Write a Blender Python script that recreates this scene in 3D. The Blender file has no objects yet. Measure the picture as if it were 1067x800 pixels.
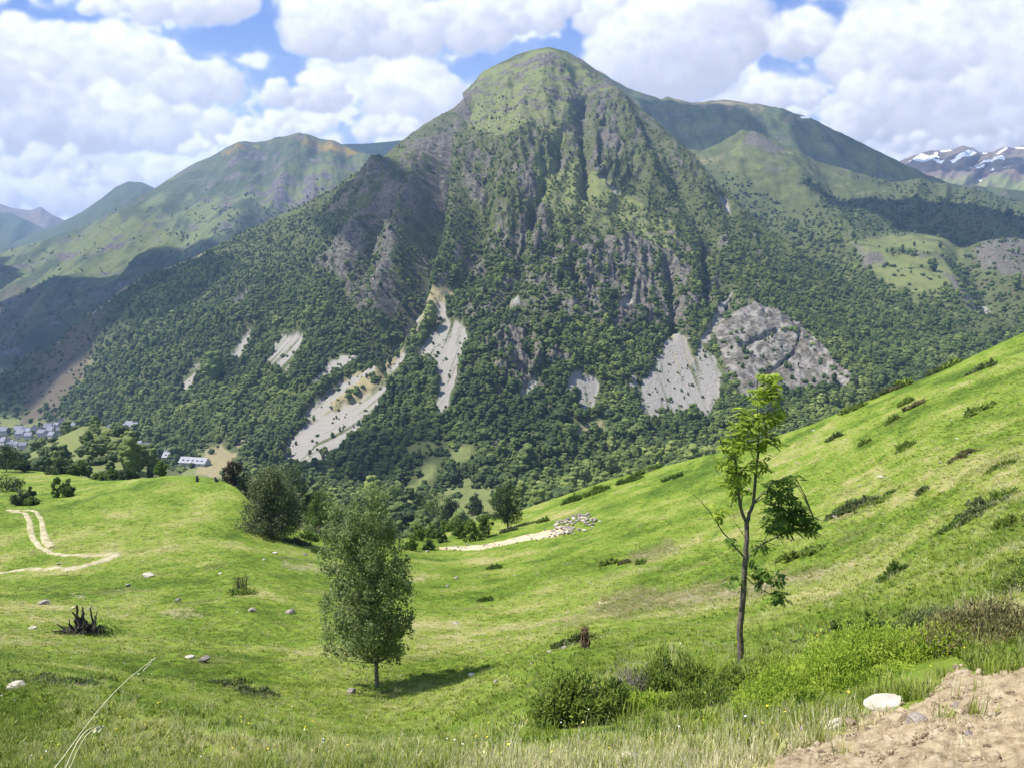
import bpy, math, random
import numpy as np
R = math.radians
rng = np.random.default_rng(7)
random.seed(7)
SC = bpy.context.scene
COL = SC.collection

# ------------------------------------------------------------------ camera model (photo pixels 1067 x 800)
F, CX, CY = 770.0, 533.5, 400.0
TH = R(5.2)
CT, ST = math.cos(TH), math.sin(TH)

def ray(px, py):
    """direction with Y = 1 seen at photo pixel px, py"""
    u = (np.asarray(px, float) - CX) / F
    v = (CY - np.asarray(py, float)) / F
    d = CT + v * ST
    return u / d, (-ST + v * CT) / d

def at(px, py, Y):
    a, s = ray(px, py)
    Y = np.asarray(Y, float) + 0 * a
    return np.stack([a * Y, Y, s * Y], -1)

def proj(P):
    x, y, z = P[..., 0], P[..., 1], P[..., 2]
    f = y * CT - z * ST
    up = y * ST + z * CT
    return CX + F * x / f, CY - F * up / f

# ------------------------------------------------------------------ numpy noise
def _hash(ix, iy, iz, seed):
    h = (ix * 374761393 + iy * 668265263 + iz * 2147483647 + seed * 144665) & 0xFFFFFFFF
    h = ((h ^ (h >> 13)) * 1274126177) & 0xFFFFFFFF
    h = ((h ^ (h >> 16)) * 2246822519) & 0xFFFFFFFF
    return h ^ (h >> 15)

def noise(p, seed=0):
    """gradient noise, about -1..1; p (...,3)"""
    p = np.asarray(p, float)
    sh = p.shape[:-1]
    p = p.reshape(-1, 3)
    i = np.floor(p).astype(np.int64)
    f = p - i
    u = f * f * f * (f * (f * 6 - 15) + 10)
    out = np.zeros(len(p))
    for dx in (0, 1):
        wx = u[:, 0] if dx else 1 - u[:, 0]
        for dy in (0, 1):
            wy = u[:, 1] if dy else 1 - u[:, 1]
            for dz in (0, 1):
                wz = u[:, 2] if dz else 1 - u[:, 2]
                h = _hash(i[:, 0] + dx, i[:, 1] + dy, i[:, 2] + dz, seed)
                gx = (h & 1023) / 511.5 - 1
                gy = ((h >> 10) & 1023) / 511.5 - 1
                gz = ((h >> 20) & 1023) / 511.5 - 1
                out += wx * wy * wz * (gx * (f[:, 0] - dx) + gy * (f[:, 1] - dy) + gz * (f[:, 2] - dz))
    return (out * 1.5).reshape(sh)

def fbm(p, o=5, seed=0, gain=.5, ridged=False, billow=False):
    p = np.asarray(p, float)
    s, a, n = 0, 1.0, 0
    for k in range(o):
        v = noise(p * 2.0 ** k + 17.3 * k, seed + k)
        if ridged: v = 1 - 2 * np.abs(v)
        if billow: v = 2 * np.abs(v) - .6
        s = s + a * v; n += a; a *= gain
    return s / n

def p2(x, y, z=0.0):
    x = np.asarray(x, float); y = np.asarray(y, float)
    return np.stack([x, y, x * 0 + z], -1)

def sstep(a, b, x):
    t = np.clip((x - a) / (b - a), 0, 1)
    return t * t * (3 - 2 * t)

def poly_sd(px, py, poly):
    """signed distance in pixels, > 0 inside"""
    poly = np.asarray(poly, float)
    d = np.full(px.shape, 1e9); ins = np.zeros(px.shape, bool)
    n = len(poly)
    for k in range(n):
        x0, y0 = poly[k]; x1, y1 = poly[(k + 1) % n]
        ex, ey = x1 - x0, y1 - y0
        t = np.clip(((px - x0) * ex + (py - y0) * ey) / (ex * ex + ey * ey + 1e-9), 0, 1)
        d = np.minimum(d, np.hypot(px - x0 - t * ex, py - y0 - t * ey))
        c = ((y0 <= py) & (py < y1)) | ((y1 <= py) & (py < y0))
        xi = x0 + (py - y0) / (ey if abs(ey) > 1e-9 else 1e-9) * ex
        ins ^= c & (px < xi)
    return np.where(ins, d, -d)

def line_d(px, py, pts):
    pts = np.asarray(pts, float); d = np.full(px.shape, 1e9); side = np.zeros(px.shape)
    for k in range(len(pts) - 1):
        x0, y0 = pts[k]; x1, y1 = pts[k + 1]
        ex, ey = x1 - x0, y1 - y0
        t = np.clip(((px - x0) * ex + (py - y0) * ey) / (ex * ex + ey * ey), 0, 1)
        dx, dy = px - x0 - t * ex, py - y0 - t * ey
        dd = np.hypot(dx, dy)
        side = np.where(dd < d, np.sign(dx), side); d = np.minimum(d, dd)
    return d, side

# ------------------------------------------------------------------ mesh helpers
def mesh_np(name, V, Fc, mat=None, parent=None, attrs=None, smooth=False, link=True, mats=None, fmat=None):
    V = np.asarray(V, np.float32).reshape(-1, 3); Fc = np.asarray(Fc, np.int32)
    me = bpy.data.meshes.new(name)
    k = Fc.shape[1]; m = len(Fc)
    me.vertices.add(len(V)); me.loops.add(m * k); me.polygons.add(m)
    me.vertices.foreach_set("co", V.ravel())
    me.loops.foreach_set("vertex_index", Fc.ravel())
    me.polygons.foreach_set("loop_start", np.arange(m, dtype=np.int32) * k)
    me.polygons.foreach_set("loop_total", np.full(m, k, np.int32))
    me.polygons.foreach_set("use_smooth", np.full(m, smooth, bool))
    for key, val in (attrs or {}).items():
        val = np.asarray(val, np.float32)
        if val.ndim == 1:
            a = me.attributes.new(key, 'FLOAT', 'POINT'); a.data.foreach_set("value", val)
        else:
            a = me.attributes.new(key, 'FLOAT_COLOR', 'POINT'); a.data.foreach_set("color", val.ravel())
    for mm in (mats or ([mat] if mat else [])): me.materials.append(mm)
    if fmat is not None: me.polygons.foreach_set("material_index", np.asarray(fmat, np.int32))
    me.update(); me.validate()
    o = bpy.data.objects.new(name, me)
    if link: COL.objects.link(o)
    if parent: o.parent = parent
    return o

def grid_faces(h, w):
    i = np.arange((h - 1) * (w - 1)); r, c = i // (w - 1), i % (w - 1)
    a = r * w + c
    return np.stack([a, a + 1, a + w + 1, a + w], -1)

def tag(o, label=None, cat=None, group=None, kind=None):
    if label: o["label"] = label
    if cat: o["category"] = cat
    if group: o["group"] = group
    if kind: o["kind"] = kind
    return o

def empty(name, loc, rz=0.0, s=1.0):
    o = bpy.data.objects.new(name, None); COL.objects.link(o)
    o.location = loc; o.rotation_euler = (0, 0, rz); o.scale = (s, s, s)
    return o

def copy_tree(o, loc, rz=0.0, s=(1, 1, 1)):
    c = o.copy(); COL.objects.link(c); c.location = loc; c.rotation_euler = (0, 0, rz); c.scale = s
    for ch in o.children:
        d = ch.copy(); COL.objects.link(d); d.parent = c
        for g in ch.children:
            e = g.copy(); COL.objects.link(e); e.parent = d
    return c

_ico = {}
def ico(n):
    if n in _ico: return _ico[n]
    t = (1 + 5 ** .5) / 2
    v = np.array([(-1, t, 0), (1, t, 0), (-1, -t, 0), (1, -t, 0), (0, -1, t), (0, 1, t), (0, -1, -t), (0, 1, -t), (t, 0, -1), (t, 0, 1), (-t, 0, -1), (-t, 0, 1)], float)
    f = [(0, 11, 5), (0, 5, 1), (0, 1, 7), (0, 7, 10), (0, 10, 11), (1, 5, 9), (5, 11, 4), (11, 10, 2), (10, 7, 6), (7, 1, 8), (3, 9, 4), (3, 4, 2), (3, 2, 6), (3, 6, 8), (3, 8, 9), (4, 9, 5), (2, 4, 11), (6, 2, 10), (8, 6, 7), (9, 8, 1)]
    v = [tuple(x / np.linalg.norm(x)) for x in v]
    for _ in range(n):
        mid = {}; nf = []
        def m(a, b):
            k = (min(a, b), max(a, b))
            if k not in mid:
                x = (np.array(v[a]) + np.array(v[b])) / 2; v.append(tuple(x / np.linalg.norm(x))); mid[k] = len(v) - 1
            return mid[k]
        for a, b, c in f:
            p, q, r = m(a, b), m(b, c), m(c, a); nf += [(a, p, r), (b, q, p), (c, r, q), (p, q, r)]
        f = nf
    _ico[n] = (np.array(v), np.array(f, np.int32))
    return _ico[n]

class MB:
    """collects triangles / quads of one mesh"""
    def __init__(self): self.V = []; self.Q = []; self.n = 0; self.A = []
    def add(self, V, Fc, a=None):
        V = np.asarray(V, float); Fc = np.asarray(Fc, np.int32)
        if Fc.shape[1] == 3: Fc = np.concatenate([Fc, Fc[:, 2:3]], 1)
        self.V.append(V); self.Q.append(Fc + self.n); self.n += len(V)
        self.A.append(np.zeros(len(V)) if a is None else np.asarray(a, float) + np.zeros(len(V)))
    def tube(self, pts, rad, k=6, cap=True):
        pts = np.asarray(pts, float); rad = np.asarray(rad, float) + np.zeros(len(pts)); n = len(pts)
        T = np.gradient(pts, axis=0); T /= np.linalg.norm(T, axis=1)[:, None] + 1e-9
        ref = np.array([1, .13, .07]); ref = ref if abs(T[0] @ ref) < .9 else np.array([0, 1, .1])
        U = np.cross(T, ref); U /= np.linalg.norm(U, axis=1)[:, None] + 1e-9; W = np.cross(T, U)
        a = np.arange(k) / k * 2 * np.pi
        V = pts[:, None] + rad[:, None, None] * (np.cos(a)[None, :, None] * U[:, None] + np.sin(a)[None, :, None] * W[:, None])
        V = V.reshape(-1, 3); q = []
        for i in range(n - 1):
            for j in range(k):
                q.append((i * k + j, i * k + (j + 1) % k, (i + 1) * k + (j + 1) % k, (i + 1) * k + j))
        if cap:
            V = np.concatenate([V, pts[-1:]])
            for j in range(k): q.append(((n - 1) * k + j, (n - 1) * k + (j + 1) % k, n * k, n * k))
        self.add(V, q)
    def box(self, c, s, rz=0.0):
        v = np.array([(x, y, z) for x in (-.5, .5) for y in (-.5, .5) for z in (-.5, .5)]) * s
        cr, sr = math.cos(rz), math.sin(rz)
        v = np.stack([v[:, 0] * cr - v[:, 1] * sr, v[:, 0] * sr + v[:, 1] * cr, v[:, 2]], -1) + c
        self.add(v, [(0, 1, 3, 2), (4, 6, 7, 5), (0, 4, 5, 1), (2, 3, 7, 6), (0, 2, 6, 4), (1, 5, 7, 3)])
    def build(self, name, mat, parent=None, smooth=False, link=True):
        V = np.concatenate(self.V); Q = np.concatenate(self.Q); A = np.concatenate(self.A)
        tri = Q[:, 2] == Q[:, 3]
        me = bpy.data.meshes.new(name)
        L = np.where(tri, 3, 4); st = np.concatenate([[0], np.cumsum(L)[:-1]])
        keep = np.ones(Q.shape, bool); keep[:, 3] = ~tri
        me.vertices.add(len(V)); me.loops.add(int(L.sum())); me.polygons.add(len(Q))
        me.vertices.foreach_set("co", V.astype(np.float32).ravel())
        me.loops.foreach_set("vertex_index", Q[keep].astype(np.int32))
        me.polygons.foreach_set("loop_start", st.astype(np.int32)); me.polygons.foreach_set("loop_total", L.astype(np.int32))
        me.polygons.foreach_set("use_smooth", np.full(len(Q), smooth, bool))
        a = me.attributes.new("tint", 'FLOAT', 'POINT'); a.data.foreach_set("value", A.astype(np.float32))
        me.materials.append(mat); me.update(); me.validate()
        o = bpy.data.objects.new(name, me)
        if link: COL.objects.link(o)
        if parent: o.parent = parent
        return o

# ------------------------------------------------------------------ materials
def new_mat(name):
    m = bpy.data.materials.new(name); m.use_nodes = True
    nt = m.node_tree; nt.nodes.clear()
    return m, nt

class NT:
    def __init__(self, nt): self.nt = nt
    def n(self, typ, **kw):
        x = self.nt.nodes.new(typ)
        for k, v in kw.items():
            if k.startswith("i_"):
                key = k[2:]
                x.inputs[int(key) if key.isdigit() else key.replace("_", " ")].default_value = v
            else: setattr(x, k, v)
        return x
    def l(self, a, b): self.nt.links.new(a, b)
    def attr(self, name, typ='GEOMETRY'): return self.n('ShaderNodeAttribute', attribute_name=name, attribute_type=typ)
    def mix(self, fac, a, b):
        x = self.n('ShaderNodeMix', data_type='RGBA')
        for s, v in ((0, fac), (6, a), (7, b)):
            if hasattr(v, 'links') or isinstance(v, bpy.types.NodeSocket): self.l(v, x.inputs[s])
            else: x.inputs[s].default_value = v if s == 0 else (*v, 1)
        return x.outputs[2]
    def math(self, op, a, b=0.0, clamp=False):
        x = self.n('ShaderNodeMath', operation=op, use_clamp=clamp)
        for s, v in ((0, a), (1, b)):
            if isinstance(v, bpy.types.NodeSocket): self.l(v, x.inputs[s])
            else: x.inputs[s].default_value = v
        return x.outputs[0]
    def noise(self, scale, detail=4, coord=None, rough=.55):
        x = self.n('ShaderNodeTexNoise'); x.inputs['Scale'].default_value = scale; x.inputs['Detail'].default_value = detail
        x.inputs['Roughness'].default_value = rough
        if coord is not None: self.l(coord, x.inputs['Vector'])
        return x.outputs[0]
    def ramp(self, fac, stops):
        x = self.n('ShaderNodeValToRGB'); e = x.color_ramp.elements
        while len(e) < len(stops): e.new(.5)
        for el, (p, c) in zip(e, stops): el.position = p; el.color = (*c, 1) if len(c) == 3 else c
        self.l(fac, x.inputs[0]); return x.outputs[0]
    def pos(self): return self.n('ShaderNodeNewGeometry').outputs['Position']

def finish(N, col, rough=.9, bump=None, bstr=.3, bdist=.1, trans=0.0, spec=.2):
    out = N.n('ShaderNodeOutputMaterial')
    b = N.n('ShaderNodeBsdfPrincipled'); b.inputs['Roughness'].default_value = rough
    b.inputs['Specular IOR Level'].default_value = spec
    if isinstance(col, bpy.types.NodeSocket): N.l(col, b.inputs['Base Color'])
    else: b.inputs['Base Color'].default_value = (*col, 1)
    if bump is not None:
        bn = N.n('ShaderNodeBump'); bn.inputs['Strength'].default_value = bstr; bn.inputs['Distance'].default_value = bdist
        N.l(bump, bn.inputs['Height']); N.l(bn.outputs[0], b.inputs['Normal'])
    s = b.outputs[0]
    if trans:
        t = N.n('ShaderNodeBsdfTranslucent')
        if isinstance(col, bpy.types.NodeSocket): N.l(col, t.inputs[0])
        else: t.inputs[0].default_value = (*col, 1)
        mx = N.n('ShaderNodeMixShader'); mx.inputs[0].default_value = trans
        N.l(s, mx.inputs[1]); N.l(t.outputs[0], mx.inputs[2]); s = mx.outputs[0]
    N.l(s, out.inputs['Surface'])

def leaf_mat(name, dark, mid, light, trans=.3, rough=.6, typ='GEOMETRY'):
    m, nt = new_mat(name); N = NT(nt)
    t = N.attr("tint", typ).outputs['Fac']
    col = N.ramp(t, [(0, dark), (.5, mid), (1, light)])
    finish(N, col, rough, trans=trans, spec=.25)
    return m

def noise_mat(name, c0, c1, scale, rough=.9, bump=.4, bdist=.05, c2=None, obj=False):
    m, nt = new_mat(name); N = NT(nt)
    crd = N.n('ShaderNodeTexCoord').outputs['Object'] if obj else N.pos()
    f = N.noise(scale, 6, crd)
    st = [(.3, c0), (.62, c1)]
    if c2: st.append((.8, c2))
    finish(N, N.ramp(f, st), rough, bump=f, bstr=bump, bdist=bdist)
    return m

# ------------------------------------------------------------------ render / camera / light
SUN_EL = R(58); SH = np.array([-.998, -.06])
SV = np.array([math.cos(SUN_EL) * SH[0], math.cos(SUN_EL) * SH[1], math.sin(SUN_EL)])
cam_d = bpy.data.cameras.new("camera"); cam = bpy.data.objects.new("camera", cam_d); COL.objects.link(cam)
cam_d.sensor_width = 36; cam_d.lens = 36 * F / 1067; cam_d.clip_start = .1; cam_d.clip_end = 300000
cam.location = (0, 0, 0); cam.rotation_euler = (R(90) - TH, 0, 0)
SC.camera = cam
w = bpy.data.worlds.new("World"); SC.world = w; w.use_nodes = True
wn = w.node_tree; bg = wn.nodes['Background']
sk = wn.nodes.new('ShaderNodeTexSky'); sk.sky_type = 'NISHITA'; sk.sun_disc = False
sk.sun_elevation = SUN_EL; sk.sun_rotation = math.atan2(SH[0], SH[1]); sk.altitude = 1500; sk.dust_density = .6
wn.links.new(sk.outputs[0], bg.inputs[0]); bg.inputs[1].default_value = .12
sl = bpy.data.lights.new("sun", 'SUN'); sl.energy = 5.0; sl.angle = R(.53); sl.color = (1, .955, .88)
so = bpy.data.objects.new("sun", sl); COL.objects.link(so)
from mathutils import Vector
so.rotation_euler = Vector(SV).to_track_quat('Z', 'Y').to_euler(); so.location = (-500, -200, 3000)
SC.view_settings.view_transform = 'Standard'; SC.view_settings.look = 'None'
SC.view_settings.exposure = .92; SC.view_settings.gamma = 1
SC.cycles.use_denoising = True
SC.cycles.max_bounces = 5; SC.cycles.diffuse_bounces = 2; SC.cycles.glossy_bounces = 1
SC.cycles.transmission_bounces = 3; SC.cycles.volume_bounces = 0; SC.cycles.transparent_max_bounces = 8
SC.cycles.sample_clamp_indirect = 6

# ------------------------------------------------------------------ SKY dome (front sector, 60 km away)
def build_sky():
    az = np.linspace(R(-62), R(62), 1500); el = np.linspace(R(-3), R(40), 560)
    AZ, EL = np.meshgrid(az, el)
    D = np.stack([np.sin(AZ) * np.cos(EL), np.cos(AZ) * np.cos(EL), np.sin(EL)], -1)
    px, py = proj(D)
    X, Y = px / 100.0, py / 100.0
    # perspective: clouds flatten towards the horizon
    def field(X, Y, seed=3):
        yy = Y * 1.25
        wx = .28 * fbm(p2(X * 1.3, yy * 1.3, 4.0), 3, 40); wy = .28 * fbm(p2(X * 1.3, yy * 1.3, 9.0), 3, 50)
        P = p2(X + wx, yy + wy)
        n = .55 * fbm(P * .95, 4, seed) + .75 * (-fbm(P * 1.7, 7, seed + 20, .58, billow=True))
        b = 0.10 + 0 * X
        ux = X * 100 + 16 * fbm(p2(X * 3.1, yy * 3.1, 1.0), 5, 61, .6); uy = Y * 100 + 11 * fbm(p2(X * 3.1, yy * 3.1, 6.0), 5, 71, .6)
        for cx, cy, rx, ry, a in BLOBS:
            dx = (ux - cx) / rx; dy = (uy - cy) / ry
            b = b + (a if a > 0 else .98 * a) * np.exp(-(dx * dx + dy * dy) ** .8)
        return n * 1.25 + b - .20
    BLOBS = [  # clouds (+) and blue gaps (-), photo pixels
        (60, 110, 130, 70, .35), (170, 30, 75, 14, .12), (190, 5, 90, 16, .35), (200, 95, 70, 40, .3), (20, 200, 140, 40, .4), (130, 190, 130, 30, .4),
        (380, 30, 75, 42, .5), (310, 95, 70, 28, .4), (330, 130, 60, 18, .3), (430, 105, 45, 32, .4), (490, 30, 70, 30, .3), (540, 20, 40, 25, .2),
        (680, 60, 60, 50, .5), (760, 50, 45, 55, .3), (830, 40, 38, 26, .5), (640, 20, 50, 35, .3), (820, 95, 50, 18, .35), (950, 70, 100, 50, .5), (960, 140, 90, 30, .5), (1040, 30, 90, 70, .5), (900, 10, 40, 25, .1),
        (70, 20, 52, 11, -.75), (205, 42, 48, 16, -.9), (262, 36, 66, 22, -.95), (300, 40, 18, 44, -.9), (232, 78, 24, 20, -.7), (280, 84, 42, 18, -.75), (262, 62, 26, 5, .55), (235, 104, 20, 16, -.4),
        (258, 118, 20, 12, -.5), (388, 110, 40, 12, -.7), (374, 134, 28, 13, -.75), (478, 76, 32, 15, -.85), (460, 92, 14, 16, -.5), (608, 44, 30, 26, -.9), (585, 55, 26, 14, -.6),
        (550, 48, 66, 9, -.45), (430, 20, 9, 16, -.5), (520, 62, 24, 16, -.6), (868, 22, 19, 34, -.95), (848, 64, 52, 11, -.95), (802, 70, 20, 12, -.8), (815, 4, 30, 10, -.7), (925, 6, 50, 8, -.3), (8, 12, 26, 10, -.5), (885, 48, 14, 16, -.5), (770, 98, 14, 8, -.2)]
    d = field(X, Y)
    def soft(X, Y):
        yy = Y * 1.35
        wx = .5 * fbm(p2(X * .9, yy * .9, 14.0), 4, 42); wy = .5 * fbm(p2(X * .9, yy * .9, 19.0), 4, 52)
        P = p2(X + wx, yy + wy)
        return .8 * fbm(P * .75, 6, 23, .52) - .35 * fbm(P * 1.3, 5, 29, .5, billow=True)
    so0 = soft(X, Y); ds = soft(X - .10, Y - .16); du = field(X - .03, Y - .34)
    fw = fbm(p2(X * 7, Y * 9), 5, 77, .62)
    cov = np.maximum(sstep(-.16, .24, d + .13 * fw), .26 * sstep(-.6, .35, d + .5 * fw + .35 * fbm(p2(X * 2.2, Y * 5), 4, 78)))
    lit = np.clip(.62 + .9 * (so0 - ds) + .55 * so0, .1, 1.1)
    gx = X * 100 + 22 * fbm(p2(X * 2.6, Y * 3.2, 2.0), 5, 81, .6); gy = Y * 100 + 13 * fbm(p2(X * 2.6, Y * 3.2, 7.0), 5, 91, .6)
    GREY = [(40, 95, 75, 20, .7), (30, 140, 70, 20, .7), (110, 168, 80, 12, .55), (205, 88, 42, 24, .75), (160, 120, 50, 16, .55), (320, 100, 38, 13, .6), (386, 42, 42, 26, .9), (450, 45, 16, 18, .5), (410, 92, 26, 10, .45), (500, 22, 50, 8, .35),
            (690, 80, 60, 34, .95), (640, 20, 60, 14, .4), (740, 20, 50, 24, .5), (760, 90, 24, 20, .45), (830, 52, 26, 7, .5), (990, 95, 90, 26, .95), (930, 120, 70, 18, .7), (1040, 60, 50, 20, .6), (980, 150, 120, 10, .7), (900, 40, 24, 16, .3), (100, 25, 40, 6, .3), (190, 14, 60, 6, .4), (60, 205, 90, 10, .45)]
    gr = 0 * X
    for cx, cy, rx, ry, a in GREY: gr = np.maximum(gr, a * np.exp(-(((gx - cx) / rx) ** 2 + ((gy - cy) / ry) ** 2) ** 1.2))
    shade = np.clip(gr + .22 * so0 * 0, 0, 1)
    lum = np.clip(.955 + .36 * (lit - .62) - .30 * shade, .58, 1.0)
    edge = 1 - sstep(.02, .35, d)
    lum = np.clip(lum + .07 * edge * (1 - shade), .5, 1.06)
    # cumulus heads: many round puffs per cloud, each lit from the upper left, nearer (lower) ones in front
    CL = [(30, 62, 66, 36), (112, 72, 84, 36), (186, 90, 62, 24), (50, 125, 110, 34), (150, 132, 96, 24), (-60, 100, 90, 60), (190, 2, 74, 22), (120, 2, 40, 14), (345, 26, 40, 36), (400, 32, 48, 38), (322, 98, 46, 18), (300, 132, 56, 12), (432, 104, 42, 34), (402, 134, 30, 15),
          (484, 24, 46, 28), (545, 12, 50, 22), (690, 58, 62, 48), (742, 30, 44, 44), (650, 16, 44, 22), (830, 38, 36, 22), (812, 98, 46, 16), (962, 64, 92, 46), (1045, 34, 90, 46), (935, 112, 66, 32), (1025, 120, 100, 36), (1140, 80, 80, 70), (900, 130, 50, 20),
          (40, 205, 120, 18), (140, 182, 84, 14), (246, 152, 56, 12), (1005, 150, 90, 14), (20, 170, 90, 18)]
    rr_ = np.random.default_rng(44); PF = []
    for cx, cy, rx, ry in CL:
        n = int(12 + rx * ry / 60)
        for k in range(n):
            a = rr_.uniform(0, 2 * np.pi); q = rr_.random() ** .5
            x = cx + math.cos(a) * q * rx; y = cy + math.sin(a) * q * ry
            edge_ = q; R0 = ry * rr_.choice([.2, .3, .42, .6, .75]) * (1.2 - .6 * edge_ ** 2) + 2.5
            if y > cy + .25 * ry: y = cy + .25 * ry + (y - cy - .25 * ry) * .5; R0 = max(R0, .42 * ry)
            PF.append((y + R0 * .4, x, y, R0 * rr_.uniform(1.0, 1.5), R0, np.clip((y - cy) / ry * .5 + .5, 0, 1) * min(1, ry / 26)))
    PF.sort()
    wx = 9.5 * fbm(p2(X * 3.8, Y * 4.6, 31.0), 7, 131, .68) + 5 * fbm(p2(X * 1.8, Y * 2.2, 33.0), 3, 135); wy = 8.0 * fbm(p2(X * 3.8, Y * 4.6, 37.0), 7, 137, .68) + 3 * fbm(p2(X * 1.8, Y * 2.2, 39.0), 3, 139)
    UX = px + wx; UY = py + wy; pc = 0 * X; pl = 0 * X; pw = 0 * X
    L3 = np.array([-.50, -.70, .51])
    i0 = np.arange(px.shape[1]); c_mid = px[px.shape[0] // 3]
    for _, x, y, Rx, Ry, bs in PF:
        cs = np.nonzero(np.abs(c_mid - x) < Rx * 1.6 + 22)[0]
        if len(cs) == 0: continue
        a, b = cs[0], cs[-1] + 1
        col = py[:, (a + b) // 2]; rs = np.nonzero(np.abs(col - y) < Ry * 1.6 + 22)[0]
        if len(rs) == 0: continue
        r0, r1 = rs[0], rs[-1] + 1
        dx = (UX[r0:r1, a:b] - x) / Rx; dy = (UY[r0:r1, a:b] - y) / Ry; q = dx * dx + dy * dy
        al = 1 - sstep(.30, 1.10, q); ac = 1 - sstep(.55, 1.12, q)
        if not al.any(): continue
        nz = np.sqrt(np.clip(1 - q, 0, 1)); li = np.clip(dx * L3[0] + dy * L3[1] + nz * L3[2], -.3, 1)
        lm = .835 + .29 * li - .37 * bs
        al = al * .92
        pl[r0:r1, a:b] = pl[r0:r1, a:b] * (1 - al) + lm * al; pw[r0:r1, a:b] = pw[r0:r1, a:b] * (1 - al) + al; pc[r0:r1, a:b] = np.maximum(pc[r0:r1, a:b], ac)
    plum = pl / np.clip(pw, .02, 1)
    bgc = np.clip(cov, 0, 1) * .8; pk = np.clip(pc, 0, 1)
    wgt = sstep(.05, .8, pc)
    lum = (lum + .04) * (1 - wgt) + np.clip(plum + .05 * (1 - pk) - .12 * shade, .50, 1.04) * wgt
    cov = np.clip(np.maximum(bgc, pk * np.clip(.93 + .35 * fw, .6, 1)), 0, 1); lum = lum + .05 * fbm(p2(X * 4, Y * 6, 51.0), 5, 151, .6)
    for _ in range(2):
        for A_ in (0, 1):
            lum = (np.roll(lum, 1, A_) + 2 * lum + np.roll(lum, -1, A_)) / 4; cov = (np.roll(cov, 1, A_) + 2 * cov + np.roll(cov, -1, A_)) / 4
    low = sstep(-20, 190, py)
    attrs = {"cloud": np.stack([cov, lum, low, 1 + 0 * low], -1).reshape(-1, 4)}
    m, nt = new_mat("sky"); N = NT(nt)
    a = N.attr("cloud"); sep = N.n('ShaderNodeSeparateColor'); N.l(a.outputs['Color'], sep.inputs[0])
    geo = N.n('ShaderNodeTexCoord').outputs['Object']
    fine = N.noise(.0011, 6, geo, .6)
    cov = N.math('ADD', sep.outputs[0], N.math('MULTIPLY', N.math('MULTIPLY', N.math('SUBTRACT', fine, .5), 1.6), N.math('MULTIPLY', sep.outputs[0], N.math('SUBTRACT', 1, sep.outputs[0]))), True)
    lum = N.math('ADD', sep.outputs[1], N.math('MULTIPLY', N.math('SUBTRACT', fine, .5), .16))
    cl = N.ramp(N.math('SUBTRACT', N.math('MULTIPLY', lum, 2), 1.0), [(.1, (.50, .50, .555)), (.5, (.63, .63, .68)), (.82, (.83, .83, .85)), (1, (.93, .93, .93))])
    blue = N.mix(sep.outputs[2], (.125, .235, .56), (.34, .46, .70))
    col = N.mix(cov, blue, cl)
    e = N.n('ShaderNodeEmission'); N.l(col, e.inputs[0]); e.inputs[1].default_value = .79
    o = N.n('ShaderNodeOutputMaterial'); N.l(e.outputs[0], o.inputs[0])
    m.cycles.emission_sampling = 'NONE'
    h, wd = AZ.shape
    ob = mesh_np("sky", (D * 60000).reshape(-1, 3), grid_faces(h, wd), m, attrs=attrs, smooth=True)
    tag(ob, kind="structure")
build_sky()

# ------------------------------------------------------------------ MOUNTAINS
def knot(k, px):
    k = np.array(k, float)
    return np.interp(px, k[:, 0], k[:, 1]), np.exp(np.interp(px, k[:, 0], np.log(k[:, 2])))

class Layer: pass

def layer(px0, px1, step, knots, rows, front=None, back=(.35, .55), curv=None, smooth_cols=0):
    """a mountainside: straight world-space spans between knot lines (photo px, py, distance), an apron in front and a far side behind"""
    px = np.arange(px0, px1 + step, step, dtype=float)
    K = []
    for k in knots:
        y, Y = knot(k, px)
        if smooth_cols:
            n = int(smooth_cols / step) | 1
            ker = np.hanning(n + 2)[1:-1]; ker /= ker.sum()
            y = np.convolve(np.pad(y, n // 2, 'edge'), ker, 'valid'); Y = np.convolve(np.pad(Y, n // 2, 'edge'), ker, 'valid')
        K.append(at(px, y, Y))
    G = []; tt = []
    if front:
        f = K[0].copy(); r = f[:, 1] * (1 - front[0])
        f = np.stack([f[:, 0] * front[0], f[:, 1] * front[0], f[:, 2] - front[1] * r], -1)
        s = np.linspace(0, 1, front[2], endpoint=False)[:, None, None]; G.append(f * (1 - s) + K[0] * s); tt += [-1 + x for x in np.linspace(0, 1, front[2], endpoint=False)]
    for j in range(len(K) - 1):
        s = np.linspace(0, 1, rows[j], endpoint=j == len(K) - 2)
        c = (curv or {}).get(j, 0)
        sz = s + c * s * (1 - s)
        S = s[:, None, None]
        g = K[j] * (1 - S) + K[j + 1] * S
        g[..., 2] = K[j][:, 2] * (1 - sz[:, None]) + K[j + 1][:, 2] * sz[:, None]
        G.append(g); tt += list(j + s)
    c = K[-1]
    s = np.linspace(0, 1, 26)[1:, None]
    Yb = c[:, 1] * (1 + back[0] * s)
    b = np.stack([c[:, 0] / c[:, 1] * Yb, Yb, c[:, 2] - back[1] * (Yb - c[:, 1]) * np.minimum(1, s * 6)], -1)
    G.append(b); tt += list(len(K) - 1 + s[:, 0])
    L = Layer(); L.P = np.concatenate(G); L.t = np.array(tt); L.top = len(K) - 1; L.pxs = px; L.K = K
    L.px, L.py = proj(L.P); L.T = L.t[:, None] + 0 * L.px
    return L

def normals(P):
    du = np.gradient(P, axis=1); dv = np.gradient(P, axis=0)
    n = np.cross(du, dv); n /= np.linalg.norm(n, axis=-1)[..., None] + 1e-9
    return np.where((n[..., 2] < 0)[..., None], -n, n)

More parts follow.
